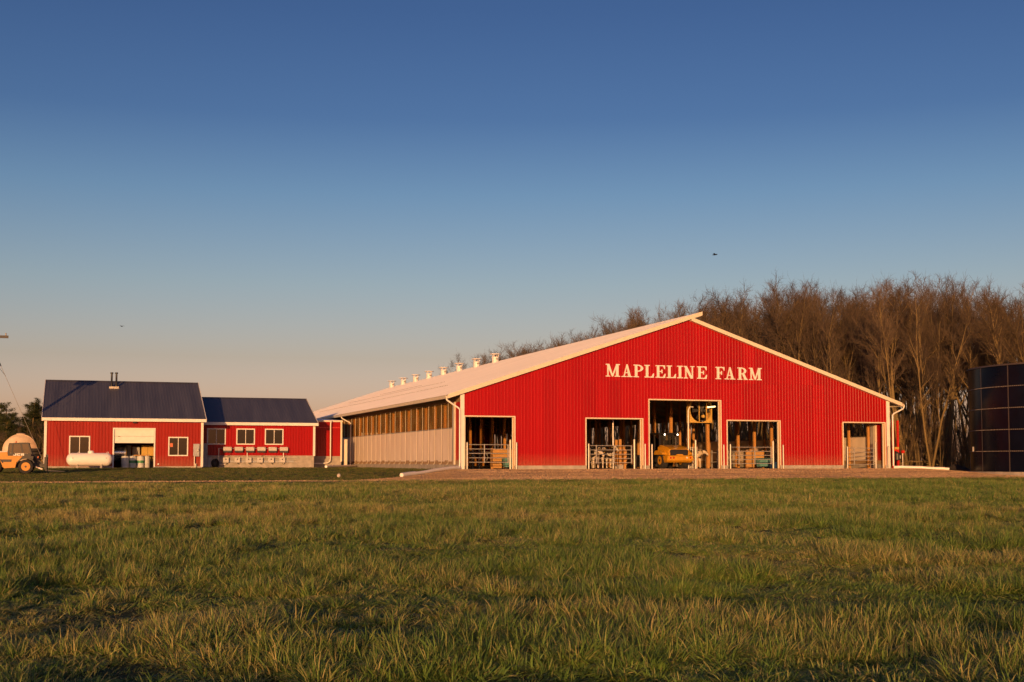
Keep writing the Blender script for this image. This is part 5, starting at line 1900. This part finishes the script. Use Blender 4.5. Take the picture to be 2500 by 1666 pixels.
# thin saplings and brush at the edge of the woods
saps = [bare_tree(40 + k, 6.0, .12, .22, 12, 3, .8, .035) for k in range(3)]
for k in range(46):
    v = rngt.uniform(3, 60) if k > 16 else rngt.uniform(3, 14)
    u = rngt.uniform(36.2, 40.0) if k > 8 else rngt.uniform(36.2, 50)
    if (u - TC[0]) ** 2 + (v - TC[1]) ** 2 < 10.5 ** 2:
        continue
    add_tree(u, v, rngt.uniform(2.5, 6.5), rngt.uniform(0, 6.28), k % 3, 'thin leafless sapling at the foot of the woods beside the barn', 'saplings along the wood edge', None, 'sapling', saps, 6.0)
o = MB().tube([(0, 0, .55), (1.2, .2, .72), (2.6, .1, .70), (4.0, -.2, .45)], [.06, .07, .06, .04], 7).build('fallen_branch', M['bark'], None, True)
put(o, 36.6, 5.2, gz(36.6, 5.2), .2)
tag(o, 'pale fallen branch lying across brush near the soil heap', 'branch')
# a dense far-off backdrop of woods that reads as one mass
far = Tubes()
rf_ = random.Random(5)
for k in range(900):
    u, v = rf_.uniform(72, 125), rf_.uniform(-30, 190)
    pts, rs = grow(rf_, W(u, v, -.2), Vector((rf_.gauss(0, .06), rf_.gauss(0, .06), 1)), rf_.uniform(10, 15), rf_.uniform(.08, .17), 5, .05, .03)
    far.tube(pts, rs, 4)
    for j in range(20):
        p, d = at_path(pts, rf_.uniform(.15, .97))
        q, qr = grow(rf_, p, side_dir(rf_, d, rf_.uniform(.4, .9)), rf_.uniform(1.0, 2.8), .03, 3, .12, .12)
        far.tube(q, qr, 3)
for k in range(3200):                                  # undergrowth
    u, v = rf_.uniform(58, 120), rf_.uniform(-20, 180)
    pts, rs = grow(rf_, W(u, v, -.1), Vector((rf_.gauss(0, .35), rf_.gauss(0, .35), 1)), rf_.uniform(1.5, 5.5), rf_.uniform(.02, .05), 3, .12, .03)
    far.tube(pts, rs, 3)
    for j in range(3):
        p, d = at_path(pts, rf_.uniform(.2, .95))
        q, qr = grow(rf_, p, side_dir(rf_, d, rf_.uniform(.4, .9)), rf_.uniform(.6, 1.6), .018, 2, .15, .1)
        far.tube(q, qr, 3)
o = bpy.data.objects.new('far_woods', fast_mesh('far_woods', far.v, far.f, M['twig'], False))
COL.objects.link(o)
tag(o, 'dense far mass of bare brown woods behind the nearer trees', 'woods', None, 'stuff')

# ------------------------------------------------------------------ pines at the left edge
def needle_mat():
    m, nt, b = node_mat('pine_needles')
    N, L = nt.nodes, nt.links
    at_ = N.new('ShaderNodeAttribute')
    at_.attribute_name = 'tint'
    mx = N.new('ShaderNodeMix')
    mx.data_type = 'RGBA'
    mx.inputs[6].default_value = (0.020, 0.032, 0.012, 1)
    mx.inputs[7].default_value = (0.075, 0.085, 0.022, 1)
    L.new(at_.outputs['Fac'], mx.inputs[0])
    L.new(mx.outputs[2], b.inputs['Base Color'])
    b.inputs['Roughness'].default_value = 0.8
    b.inputs['Specular IOR Level'].default_value = 0.2
    return m


M['needles'] = needle_mat()


def pine(seed, H, dens):
    rng = random.Random(seed)
    T, Cn = Tubes(), Tubes()
    tint = []
    pts, rs = grow(rng, Vector((0, 0, -.2)), Vector((rng.gauss(0, .02), rng.gauss(0, .02), 1)), H, H * .017, 10, .02, .02)
    T.tube(pts, rs, 7)
    n = int(46 * dens)
    for k in range(n):
        t = .18 + .8 * (k + rng.random()) / n
        p, d = at_path(pts, t)
        L1 = H * .26 * (1.05 - t) ** .7 * rng.uniform(.6, 1.25) + .25
        q, qr = grow(rng, p, side_dir(rng, d, rng.uniform(1.1, 1.45)), L1, .02 + .03 * (1 - t), 4, .10, .10)
        T.tube(q, qr, 4)
        for j in range(max(5, int(9 * L1))):
            pc, dc = at_path(q, rng.uniform(.25, 1.0) if j else .99)
            pc = pc + Vector((rng.gauss(0, .16), rng.gauss(0, .16), rng.gauss(.05, .12)))
            tn = rng.random()
            for i in range(20):
                dd = Vector((rng.gauss(0, 1), rng.gauss(0, 1), rng.gauss(.35, .9))).normalized()
                ln = rng.uniform(.16, .34)
                sd = dd.orthogonal().normalized() * .022
                c = pc + Vector((rng.gauss(0, .10), rng.gauss(0, .10), rng.gauss(0, .08)))
                b0 = len(Cn.v)
                Cn.v += [tuple(c - sd), tuple(c + sd), tuple(c + dd * ln)]
                Cn.f.append((b0, b0 + 1, b0 + 2))
                tint += [tn * .7, tn * .7, min(1, tn * .7 + .35)]
    cm_ = fast_mesh('crown', Cn.v, Cn.f, M['needles'], False)
    a = cm_.attributes.new('tint', 'FLOAT', 'POINT')
    a.data.foreach_set('value', tint)
    return fast_mesh('trunk', T.v, T.f, M['bark']), cm_


pines = [pine(21, 10.0, 1.0), pine(22, 10.0, 1.15), pine(23, 10.0, .9)]


def from_px(x, D):
    X, Y = (x - 1250) / 3050 * D, D
    return to_uv(X, Y)


pl_ = [(-22, 152, 6.4, 'broad dark pine at the far left edge of the picture'), (4, 146, 6.2, 'dense dark pine standing at the left edge'), (22, 150, 7.7, 'rounded dark pine second from the left edge'),
       (34, 156, 6.6, 'dark pine close beside the rounded pine'), (52, 160, 5.0, 'low dark pine in the dip between taller pines'),
       (72, 148, 8.0, 'tall dark pine left of the workshop roof'), (82, 158, 6.6, 'shorter pine between the two tallest pines'), (90, 152, 7.6, 'narrow dark pine close to the workshop roof edge'),
       (106, 150, 7.5, 'dark pine half hidden by the workshop roof'), (-60, 150, 7.2, 'dark pine just outside the left picture edge')]
for k, (x, D, H, lab) in enumerate(pl_):
    u, v = from_px(x, D)
    t = add_tree(u, v, H, k * 1.3, k % 3, lab, 'pines beyond the left lawn', 0.0, 'pine_tree', pines, 10.0)
    t.scale = (t.scale.x * 1.45, t.scale.y * 1.45, t.scale.z)
for k in range(16):
    u, v = from_px(-30 + 11 * k + rngt.uniform(-4, 4), rngt.uniform(125, 140))
    add_tree(u, v, rngt.uniform(3.0, 5.0), rngt.uniform(0, 6.28), k % 3, 'bare brown bush in front of the pines at the left edge', 'bushes in front of the pines', 0.0, 'bare_bush', saps, 6.0)

# ------------------------------------------------------------------ grass
def grass_mat(name, green, deep, dry_gold):
    m, nt, b = node_mat(name)
    N, L = nt.nodes, nt.links
    bl_ = N.new('ShaderNodeAttribute')
    bl_.attribute_name = 'blade'                 # r: random per blade, g: 0 root .. 1 tip
    sp = N.new('ShaderNodeSeparateColor')
    L.new(bl_.outputs['Color'], sp.inputs[0])
    ins = N.new('ShaderNodeAttribute')
    ins.attribute_type = 'INSTANCER'
    ins.attribute_name = 'spot_tone'
    g1 = N.new('ShaderNodeMix')
    g1.data_type = 'RGBA'
    g1.inputs[6].default_value = (*deep, 1)
    g1.inputs[7].default_value = (*green, 1)
    L.new(sp.outputs[0], g1.inputs[0])
    s1 = N.new('ShaderNodeMath')                 # dry blades: random + patch dryness + towards the tip
    s1.operation = 'MULTIPLY_ADD'
    s1.inputs[1].default_value = 0.9
    L.new(sp.outputs[2], s1.inputs[0])
    L.new(ins.outputs['Fac'], s1.inputs[2])
    s2 = N.new('ShaderNodeMath')
    s2.operation = 'MULTIPLY_ADD'
    s2.inputs[1].default_value = 0.28
    L.new(sp.outputs[1], s2.inputs[0])
    L.new(s1.outputs[0], s2.inputs[2])
    mr = N.new('ShaderNodeMapRange')
    mr.inputs[1].default_value = 0.72
    mr.inputs[2].default_value = 1.30
    L.new(s2.outputs[0], mr.inputs[0])
    g2 = N.new('ShaderNodeMix')
    g2.data_type = 'RGBA'
    g2.inputs[7].default_value = (*dry_gold, 1)
    L.new(mr.outputs[0], g2.inputs[0])
    L.new(g1.outputs[2], g2.inputs[6])
    L.new(g2.outputs[2], b.inputs['Base Color'])
    b.inputs['Roughness'].default_value = 0.55
    b.inputs['Specular IOR Level'].default_value = 0.25
    tl = N.new('ShaderNodeBsdfTranslucent')
    L.new(g2.outputs[2], tl.inputs[0])
    ms = N.new('ShaderNodeMixShader')
    ms.inputs[0].default_value = 0.28
    L.new(b.outputs[0], ms.inputs[1])
    L.new(tl.outputs[0], ms.inputs[2])
    L.new(ms.outputs[0], nt.nodes['Material Output'].inputs[0])
    return m


M['grass'] = grass_mat('pasture_grass', (0.180, 0.285, 0.052), (0.078, 0.160, 0.036), (0.44, 0.38, 0.15))
M['lawn'] = grass_mat('lawn_grass', (0.110, 0.165, 0.034), (0.055, 0.100, 0.022), (0.24, 0.19, 0.075))


def tuft(rng, n, rad, hmin, hmax, width, lean, segs=3):
    V_, F_, Cc = [], [], []
    la = rng.uniform(0, 2 * math.pi)
    lx_, ly_ = math.cos(la) * lean, math.sin(la) * lean
    for k in range(n):
        a = rng.uniform(0, 2 * math.pi)
        rr = rad * math.sqrt(rng.random())
        p = Vector((rr * math.cos(a), rr * math.sin(a), -.01))
        h = rng.uniform(hmin, hmax) * (1.0 - .35 * rr / rad)
        out = Vector((math.cos(a) * .5 * rr / rad + rng.gauss(0, .28) + lx_, math.sin(a) * .5 * rr / rad + rng.gauss(0, .28) + ly_, 0))
        d = (Vector((0, 0, 1)) + out * .55).normalized()
        w = width * rng.uniform(.6, 1.25)
        f_ = rng.uniform(0, math.pi)
        sd = Vector((math.cos(f_), math.sin(f_), 0))
        r1, r2 = rng.random(), rng.random()
        b0 = len(V_)
        for i in range(segs + 1):
            t = i / segs
            ww = w * (1 - t ** 2.2) * .5
            if i < segs:
                V_ += [tuple(p - sd * ww), tuple(p + sd * ww)]
                Cc += [(r1, t, r2, 1)] * 2
            else:
                V_.append(tuple(p))
                Cc.append((r1, t, r2, 1))
            bend = out.length
            d = (d + out * (.30 + .22 * t) + Vector((0, 0, -.16 * bend * (1 + t)))).normalized()
            p = p + d * (h / segs)
        for i in range(segs - 1):
            F_.append((b0 + 2 * i, b0 + 2 * i + 1, b0 + 2 * i + 3, b0 + 2 * i + 2))
        F_.append((b0 + 2 * segs - 2, b0 + 2 * segs - 1, b0 + 2 * segs))
    return V_, F_, Cc


def tussock(rng, n, rad, hmin, hmax, width, lean, segs=5):
    """a clump whose blades rise together and arch over to all sides"""
    V_, F_, Cc = [], [], []
    la = rng.uniform(0, 2 * math.pi)
    bias = Vector((math.cos(la), math.sin(la), 0)) * lean * .35
    for k in range(n):
        a = rng.uniform(0, 2 * math.pi)
        rr = rad * math.sqrt(rng.random())
        p = Vector((rr * math.cos(a), rr * math.sin(a), -.01))
        h = rng.uniform(hmin, hmax)
        a2 = a + rng.gauss(0, .5)
        out = Vector((math.cos(a2), math.sin(a2), 0)) * rng.uniform(.25, 1.6) + bias
        d = (Vector((0, 0, 1)) + out * .45).normalized()
        w = width * rng.uniform(.6, 1.2)
        f_ = a2 + math.pi / 2 + rng.gauss(0, .5)
        sd = Vector((math.cos(f_), math.sin(f_), 0))
        r1, r2 = rng.random(), rng.random()
        b0 = len(V_)
        for i in range(segs + 1):
            t = i / segs
            ww = w * (1 - t ** 2.0) * .5
            if i < segs:
                V_ += [tuple(p - sd * ww), tuple(p + sd * ww)]
                Cc += [(r1, t, r2, 1)] * 2
            else:
                V_.append(tuple(p))
                Cc.append((r1, t, r2, 1))
            d = (d + out * .34 + Vector((0, 0, -.34 * t * (0.4 + out.length)))).normalized()
            p = p + d * (h / segs)
        for i in range(segs - 1):
            F_.append((b0 + 2 * i, b0 + 2 * i + 1, b0 + 2 * i + 3, b0 + 2 * i + 2))
        F_.append((b0 + 2 * segs - 2, b0 + 2 * segs - 1, b0 + 2 * segs))
    return V_, F_, Cc


def scatter_grass(name, label, tufts, pts, rots, scales, idx, dry_gold, m):
    """one object: tuft prototypes plus loose points; geometry nodes set a tuft on each point"""
    V_, F_, Cc, gid = [], [], [], []
    for k, (a, b, c) in enumerate(tufts):
        n = len(V_)
        V_ += a
        F_ += [tuple(i + n for i in f) for f in b]
        Cc += c
        gid += [k] * len(a)
    n0 = len(V_)
    V_ += [tuple(p) for p in pts]
    me = bpy.data.meshes.new(name)
    me.from_pydata(V_, [], F_)
    me.materials.append(m)
    N_ = len(V_)
    ca = me.attributes.new('blade', 'FLOAT_COLOR', 'POINT')
    full = np.zeros((N_, 4), np.float32)
    full[:n0] = np.array(Cc, np.float32)
    ca.data.foreach_set('color', full.ravel())

    def fattr(nm, tp, arr, key):
        at_ = me.attributes.new(nm, tp, 'POINT')
        at_.data.foreach_set(key, np.ascontiguousarray(arr).ravel())
    isp = np.zeros(N_, bool)
    isp[n0:] = True
    fattr('is_spot', 'BOOLEAN', isp, 'value')
    g = np.zeros(N_, np.int32)
    g[:n0] = gid
    g[n0:] = idx
    fattr('variant', 'INT', g, 'value')
    rv = np.zeros((N_, 3), np.float32)
    rv[n0:] = rots
    fattr('rot', 'FLOAT_VECTOR', rv, 'vector')
    sv = np.ones((N_, 3), np.float32)
    sv[n0:] = scales
    fattr('size', 'FLOAT_VECTOR', sv, 'vector')
    dv = np.zeros(N_, np.float32)
    dv[n0:] = dry_gold
    fattr('spot_tone', 'FLOAT', dv, 'value')
    o = bpy.data.objects.new(name, me)
    COL.objects.link(o)
    tag(o, label, 'grass', None, 'stuff')
    ng = bpy.data.node_groups.new(name + '_scatter', 'GeometryNodeTree')
    ng.interface.new_socket('Geometry', in_out='INPUT', socket_type='NodeSocketGeometry')
    ng.interface.new_socket('Geometry', in_out='OUTPUT', socket_type='NodeSocketGeometry')
    N, L = ng.nodes, ng.links
    gi, go = N.new('NodeGroupInput'), N.new('NodeGroupOutput')

    def named(nm, tp):
        a = N.new('GeometryNodeInputNamedAttribute')
        a.data_type = tp
        a.inputs['Name'].default_value = nm
        return a.outputs['Attribute']
    sep = N.new('GeometryNodeSeparateGeometry')
    sep.domain = 'POINT'
    L.new(gi.outputs[0], sep.inputs['Geometry'])
    L.new(named('is_spot', 'BOOLEAN'), sep.inputs['Selection'])
    m2p = N.new('GeometryNodeMeshToPoints')
    L.new(sep.outputs['Selection'], m2p.inputs['Mesh'])
    spl = N.new('GeometryNodeSplitToInstances')
    spl.domain = 'POINT'
    L.new(sep.outputs['Inverted'], spl.inputs['Geometry'])
    L.new(named('variant', 'INT'), spl.inputs['Group ID'])
    iop = N.new('GeometryNodeInstanceOnPoints')
    L.new(m2p.outputs[0], iop.inputs['Points'])
    L.new(spl.outputs['Instances'], iop.inputs['Instance'])
    iop.inputs['Pick Instance'].default_value = True
    L.new(named('variant', 'INT'), iop.inputs['Instance Index'])
    e2r = N.new('FunctionNodeEulerToRotation')
    L.new(named('rot', 'FLOAT_VECTOR'), e2r.inputs[0])
    L.new(e2r.outputs[0], iop.inputs['Rotation'])
    L.new(named('size', 'FLOAT_VECTOR'), iop.inputs['Scale'])
    L.new(iop.outputs[0], go.inputs[0])
    md = o.modifiers.new('scatter', 'NODES')
    md.node_group = ng
    return o


rg = random.Random(9)
near_t = [tuft(rg, 64, .13, .06, .15, .0085, rg.choice((.4, .9, 1.4, 1.8)), 3) for k in range(12)] + [tuft(rg, 60, .16, .08, .20, .0075, rg.choice((2.4, 3.2)), 4) for k in range(4)] + [tussock(rg, 120, .085, .095, .205, .0080, rg.choice((.3, .8, 1.4))) for k in range(8)]
far_t = [tuft(rg, 44, .20, .07, .15, .013, rg.choice((.4, .9, 1.3)), 2) for k in range(8)] + [tussock(rg, 70, .12, .10, .22, .012, rg.choice((.3, .8, 1.4)), 3) for k in range(6)]
tall_n = 8
npr = np.random.RandomState(4)


def field_points(y0, y1, dens, margin):
    area = 0.5 * (y1 - y0) * (0.86 * y0 + 0.86 * y1 + 4 * margin)
    n = int(area * dens)
    y = np.sqrt(npr.uniform(y0 ** 2, y1 ** 2, n))
    x = npr.uniform(-1, 1, n) * (0.43 * y + margin)
    dx, dy = x - P0.x, y - P0.y
    u, v = dx * UX.x + dy * UX.y, dx * VX.x + dy * VX.y
    edge = EDGE + 0.5 + 0.7 * (fbm(u * 0.35, u * 0 + 3.3) - 0.5) + 0.5 * (vnoise(u * 1.3, u * 0 + 8) - .5)
    k = v < edge - 0.1 - .75 * lin(-6, -12, u)
    return x[k], y[k], u[k], v[k]


def make_field(name, label, y0, y1, dens, margin, tufts, smin, smax, ntall, tallp):
    x, y, u, v = field_points(y0, y1, dens, margin)
    n = len(x)
    z = ground_z(u, v)
    clump = fbm(x * .9 + 3, y * .9 + 7, 3)
    lush = fbm(x * .28 + 11, y * .28, 3)
    hs = (0.58 + 0.70 * sstep(.38, .62, clump)) * (0.72 + .5 * lush) * (1 - .72 * lin(-12, -1.5, v - EDGE))
    sc = npr.uniform(smin, smax, n) * (.85 + .3 * clump)
    size = np.stack([sc, sc, sc * hs], -1)
    wind = fbm(x * .5 + 40, y * .5 + 9, 2) * 12.0           # neighbouring tufts lie the same way
    rot = np.stack([npr.normal(0, .16, n), npr.normal(0, .16, n), wind + npr.normal(0, .7, n)], -1)
    nv = len(tufts) - ntall
    idx = npr.randint(0, nv, n)
    if len(tufts) == 24:                                     # matted, lodged grass lies in patches
        mat_ = fbm(x * .7 + 21, y * .7 + 63, 2) > .60
        idx = np.where(mat_ & (npr.rand(n) < .4), 12 + npr.randint(0, 4, n), npr.randint(0, 12, n))
    else:
        mat_ = np.zeros(n, bool)
    if ntall:
        tall = npr.rand(n) < tallp * (.06 + 1.9 * sstep(.42, .60, clump))
        idx = np.where(tall, nv + npr.randint(0, ntall, n), idx)
    dry_gold = np.clip(.03 - .14 * np.clip(x / 12, -1, 1) + .95 * (fbm(x * .35 + 50, y * .35 + 20, 3) - .30) + .16 * mat_ + npr.normal(0, .10, n), 0, 1)  # drier by patches, with golden light put into the colour towards the left
    return scatter_grass(name, label, tufts, np.stack([x, y, z], -1), rot, size, idx, dry_gold, M['grass'])


make_field('pasture_grass', 'long tufted green and straw-coloured pasture grass in the foreground', 3.5, 17, 165, 2.5, near_t, .75, 1.2, tall_n, .16)
make_field('pasture_grass', 'green and tan pasture grass in the middle of the field', 17, 34, 72, 3.0, near_t, .85, 1.25, tall_n, .18)
make_field('pasture_grass', 'pasture grass on the far side of the field along the gravel', 34, 76, 34, 4.0, far_t, .9, 1.35, 6, .16)
# short lawn between the track and the outbuildings
n = 15000
u = npr.uniform(-46, -1.0, n)
v = npr.uniform(-12, 24, n)
keep_ = (v > -10.4 + .9 * (fbm(u * .25, u * 0 + 9.3) - .5)) & ((u < -11.2 + (v + 12.5) * .85) | (u < -1.3) & (v > 0)) & ~((v > 23.3) & (u > -25.4) & (u < -13.8))
u, v = u[keep_], v[keep_]
n = len(u)
X = P0.x + u * UX.x + v * VX.x
Y = P0.y + u * UX.y + v * VX.y
sc = npr.uniform(.8, 1.3, n)
hh = .5 + .6 * fbm(u * .4, v * .4, 3)
scatter_grass('lawn_grass', 'short dark lawn between the track and the red outbuildings', far_t, np.stack([X, Y, ground_z(u, v, False)], -1),
              np.stack([npr.normal(0, .1, n), npr.normal(0, .1, n), npr.uniform(0, 6.28, n)], -1), np.stack([sc, sc, sc * hh], -1), npr.randint(0, 8, n),
              np.clip(npr.normal(.25, .2, n), 0, 1), M['lawn'])

# ------------------------------------------------------------------ loose stones of the gravel yard and the track
def pebble(rng):
    mb = MB()
    a, b, c = rng.uniform(.7, 1.3), rng.uniform(.7, 1.3), rng.uniform(.45, .8)
    rings = []
    for z, r in ((-.4, .75), (.1, 1.0), (.62, .72)):
        rings.append([(a * r * math.cos(k * 1.047 + z) * rng.uniform(.85, 1.15), b * r * math.sin(k * 1.047 + z) * rng.uniform(.85, 1.15), c * z * rng.uniform(.85, 1.15)) for k in range(6)])
    mb.loft(rings)
    return mb.v, mb.f, [(rng.random(), .5, rng.random(), 1)] * len(mb.v)


def stone_mat():
    m, nt, b = node_mat('gravel_stones')
    N, L = nt.nodes, nt.links
    ins = N.new('ShaderNodeAttribute')
    ins.attribute_type = 'INSTANCER'
    ins.attribute_name = 'spot_tone'
    cr = N.new('ShaderNodeValToRGB')
    cr.color_ramp.elements[0].color = (0.31, 0.21, 0.12, 1)
    cr.color_ramp.elements[1].color = (0.56, 0.40, 0.245, 1)
    L.new(ins.outputs['Fac'], cr.inputs[0])
    L.new(cr.outputs[0], b.inputs['Base Color'])
    b.inputs['Roughness'].default_value = 0.9
    b.inputs['Specular IOR Level'].default_value = 0.2
    return m


M['pebbles'] = stone_mat()
peb = [pebble(rg) for k in range(8)]


def stones(name, label, u, v, smin, smax):
    n = len(u)
    z = ground_z(u, v, False) + 0.016
    sc = npr.uniform(smin, smax, n) * (.6 + .9 * npr.rand(n) ** 3)
    patch = fbm(u * .3, v * .9 + 3, 3)
    lane = np.minimum(np.abs(v + 6.2 + .5 * np.sin(u * .11)), np.abs(v + 8.1 + .5 * np.sin(u * .11)))      # wheel tracks along the yard
    col = np.clip(.55 + 1.3 * (patch - .5) + npr.normal(0, .14, n) - .38 * (lane < .28), 0, 1)
    X = P0.x + u * UX.x + v * VX.x
    Y = P0.y + u * UX.y + v * VX.y
    o = scatter_grass(name, label, peb, np.stack([X, Y, z], -1), np.stack([npr.normal(0, .3, n), npr.normal(0, .3, n), npr.uniform(0, 6.28, n)], -1),
                      np.stack([sc, sc, sc], -1), npr.randint(0, 8, n), col, M['pebbles'])
    o['category'] = 'gravel'


n = 180000
u, v = npr.uniform(-14, 62, n), npr.uniform(-13.4, -0.35, n)
e_ = -12.9 + 0.7 * (fbm(u * 0.35, u * 0 + 3.3) - 0.5) + 0.35 * (vnoise(u * 1.7, u * 0 + 8.1) - .5) - npr.exponential(.12, n)
l_ = np.minimum(-11.0 + 0.9 * (vnoise(v * 0.5, v * 0 + 2.2) - .5) + (v + 12.5) * 0.85, -0.9) - npr.exponential(.15, n)
k_ = (v > e_) & (u > l_) & ((u < 37.5) | (v < -2)) & ((u - TC[0]) ** 2 + (v - TC[1]) ** 2 > 8.4 ** 2)
stones('gravel', 'loose tan gravel covering the yard in front of the barn', u[k_], v[k_], .011, .025)
n = 11000
u, v = npr.uniform(-60, -2, n), npr.uniform(-13.5, -9.9, n)
k_ = (v > -13.2 + 0.5 * (fbm(u * 0.3, u * 0 + 3.3) - .5)) & (v < -10.1 + 0.9 * (fbm(u * 0.25, u * 0 + 9.3) - .5))
stones('gravel', 'loose gravel along the narrow track in front of the lawn', u[k_], v[k_], .02, .045)

# thin weeds creeping into the edge of the gravel
n = 2600
u = npr.uniform(-12, 60, n)
v = EDGE + 0.4 + npr.exponential(.35, n) + .5 * fbm(u * .6, u * 0 + 2, 2)
X = P0.x + u * UX.x + v * VX.x
Y = P0.y + u * UX.y + v * VX.y
sc = npr.uniform(.5, 1.0, n)
scatter_grass('edge_weeds', 'short ragged weeds creeping into the edge of the gravel yard', far_t, np.stack([X, Y, ground_z(u, v, False) + .005], -1),
              np.stack([npr.normal(0, .1, n), npr.normal(0, .1, n), npr.uniform(0, 6.28, n)], -1), np.stack([sc, sc, sc * .6], -1), npr.randint(0, 14, n),
              np.clip(npr.normal(.4, .25, n), 0, 1), M['grass'])
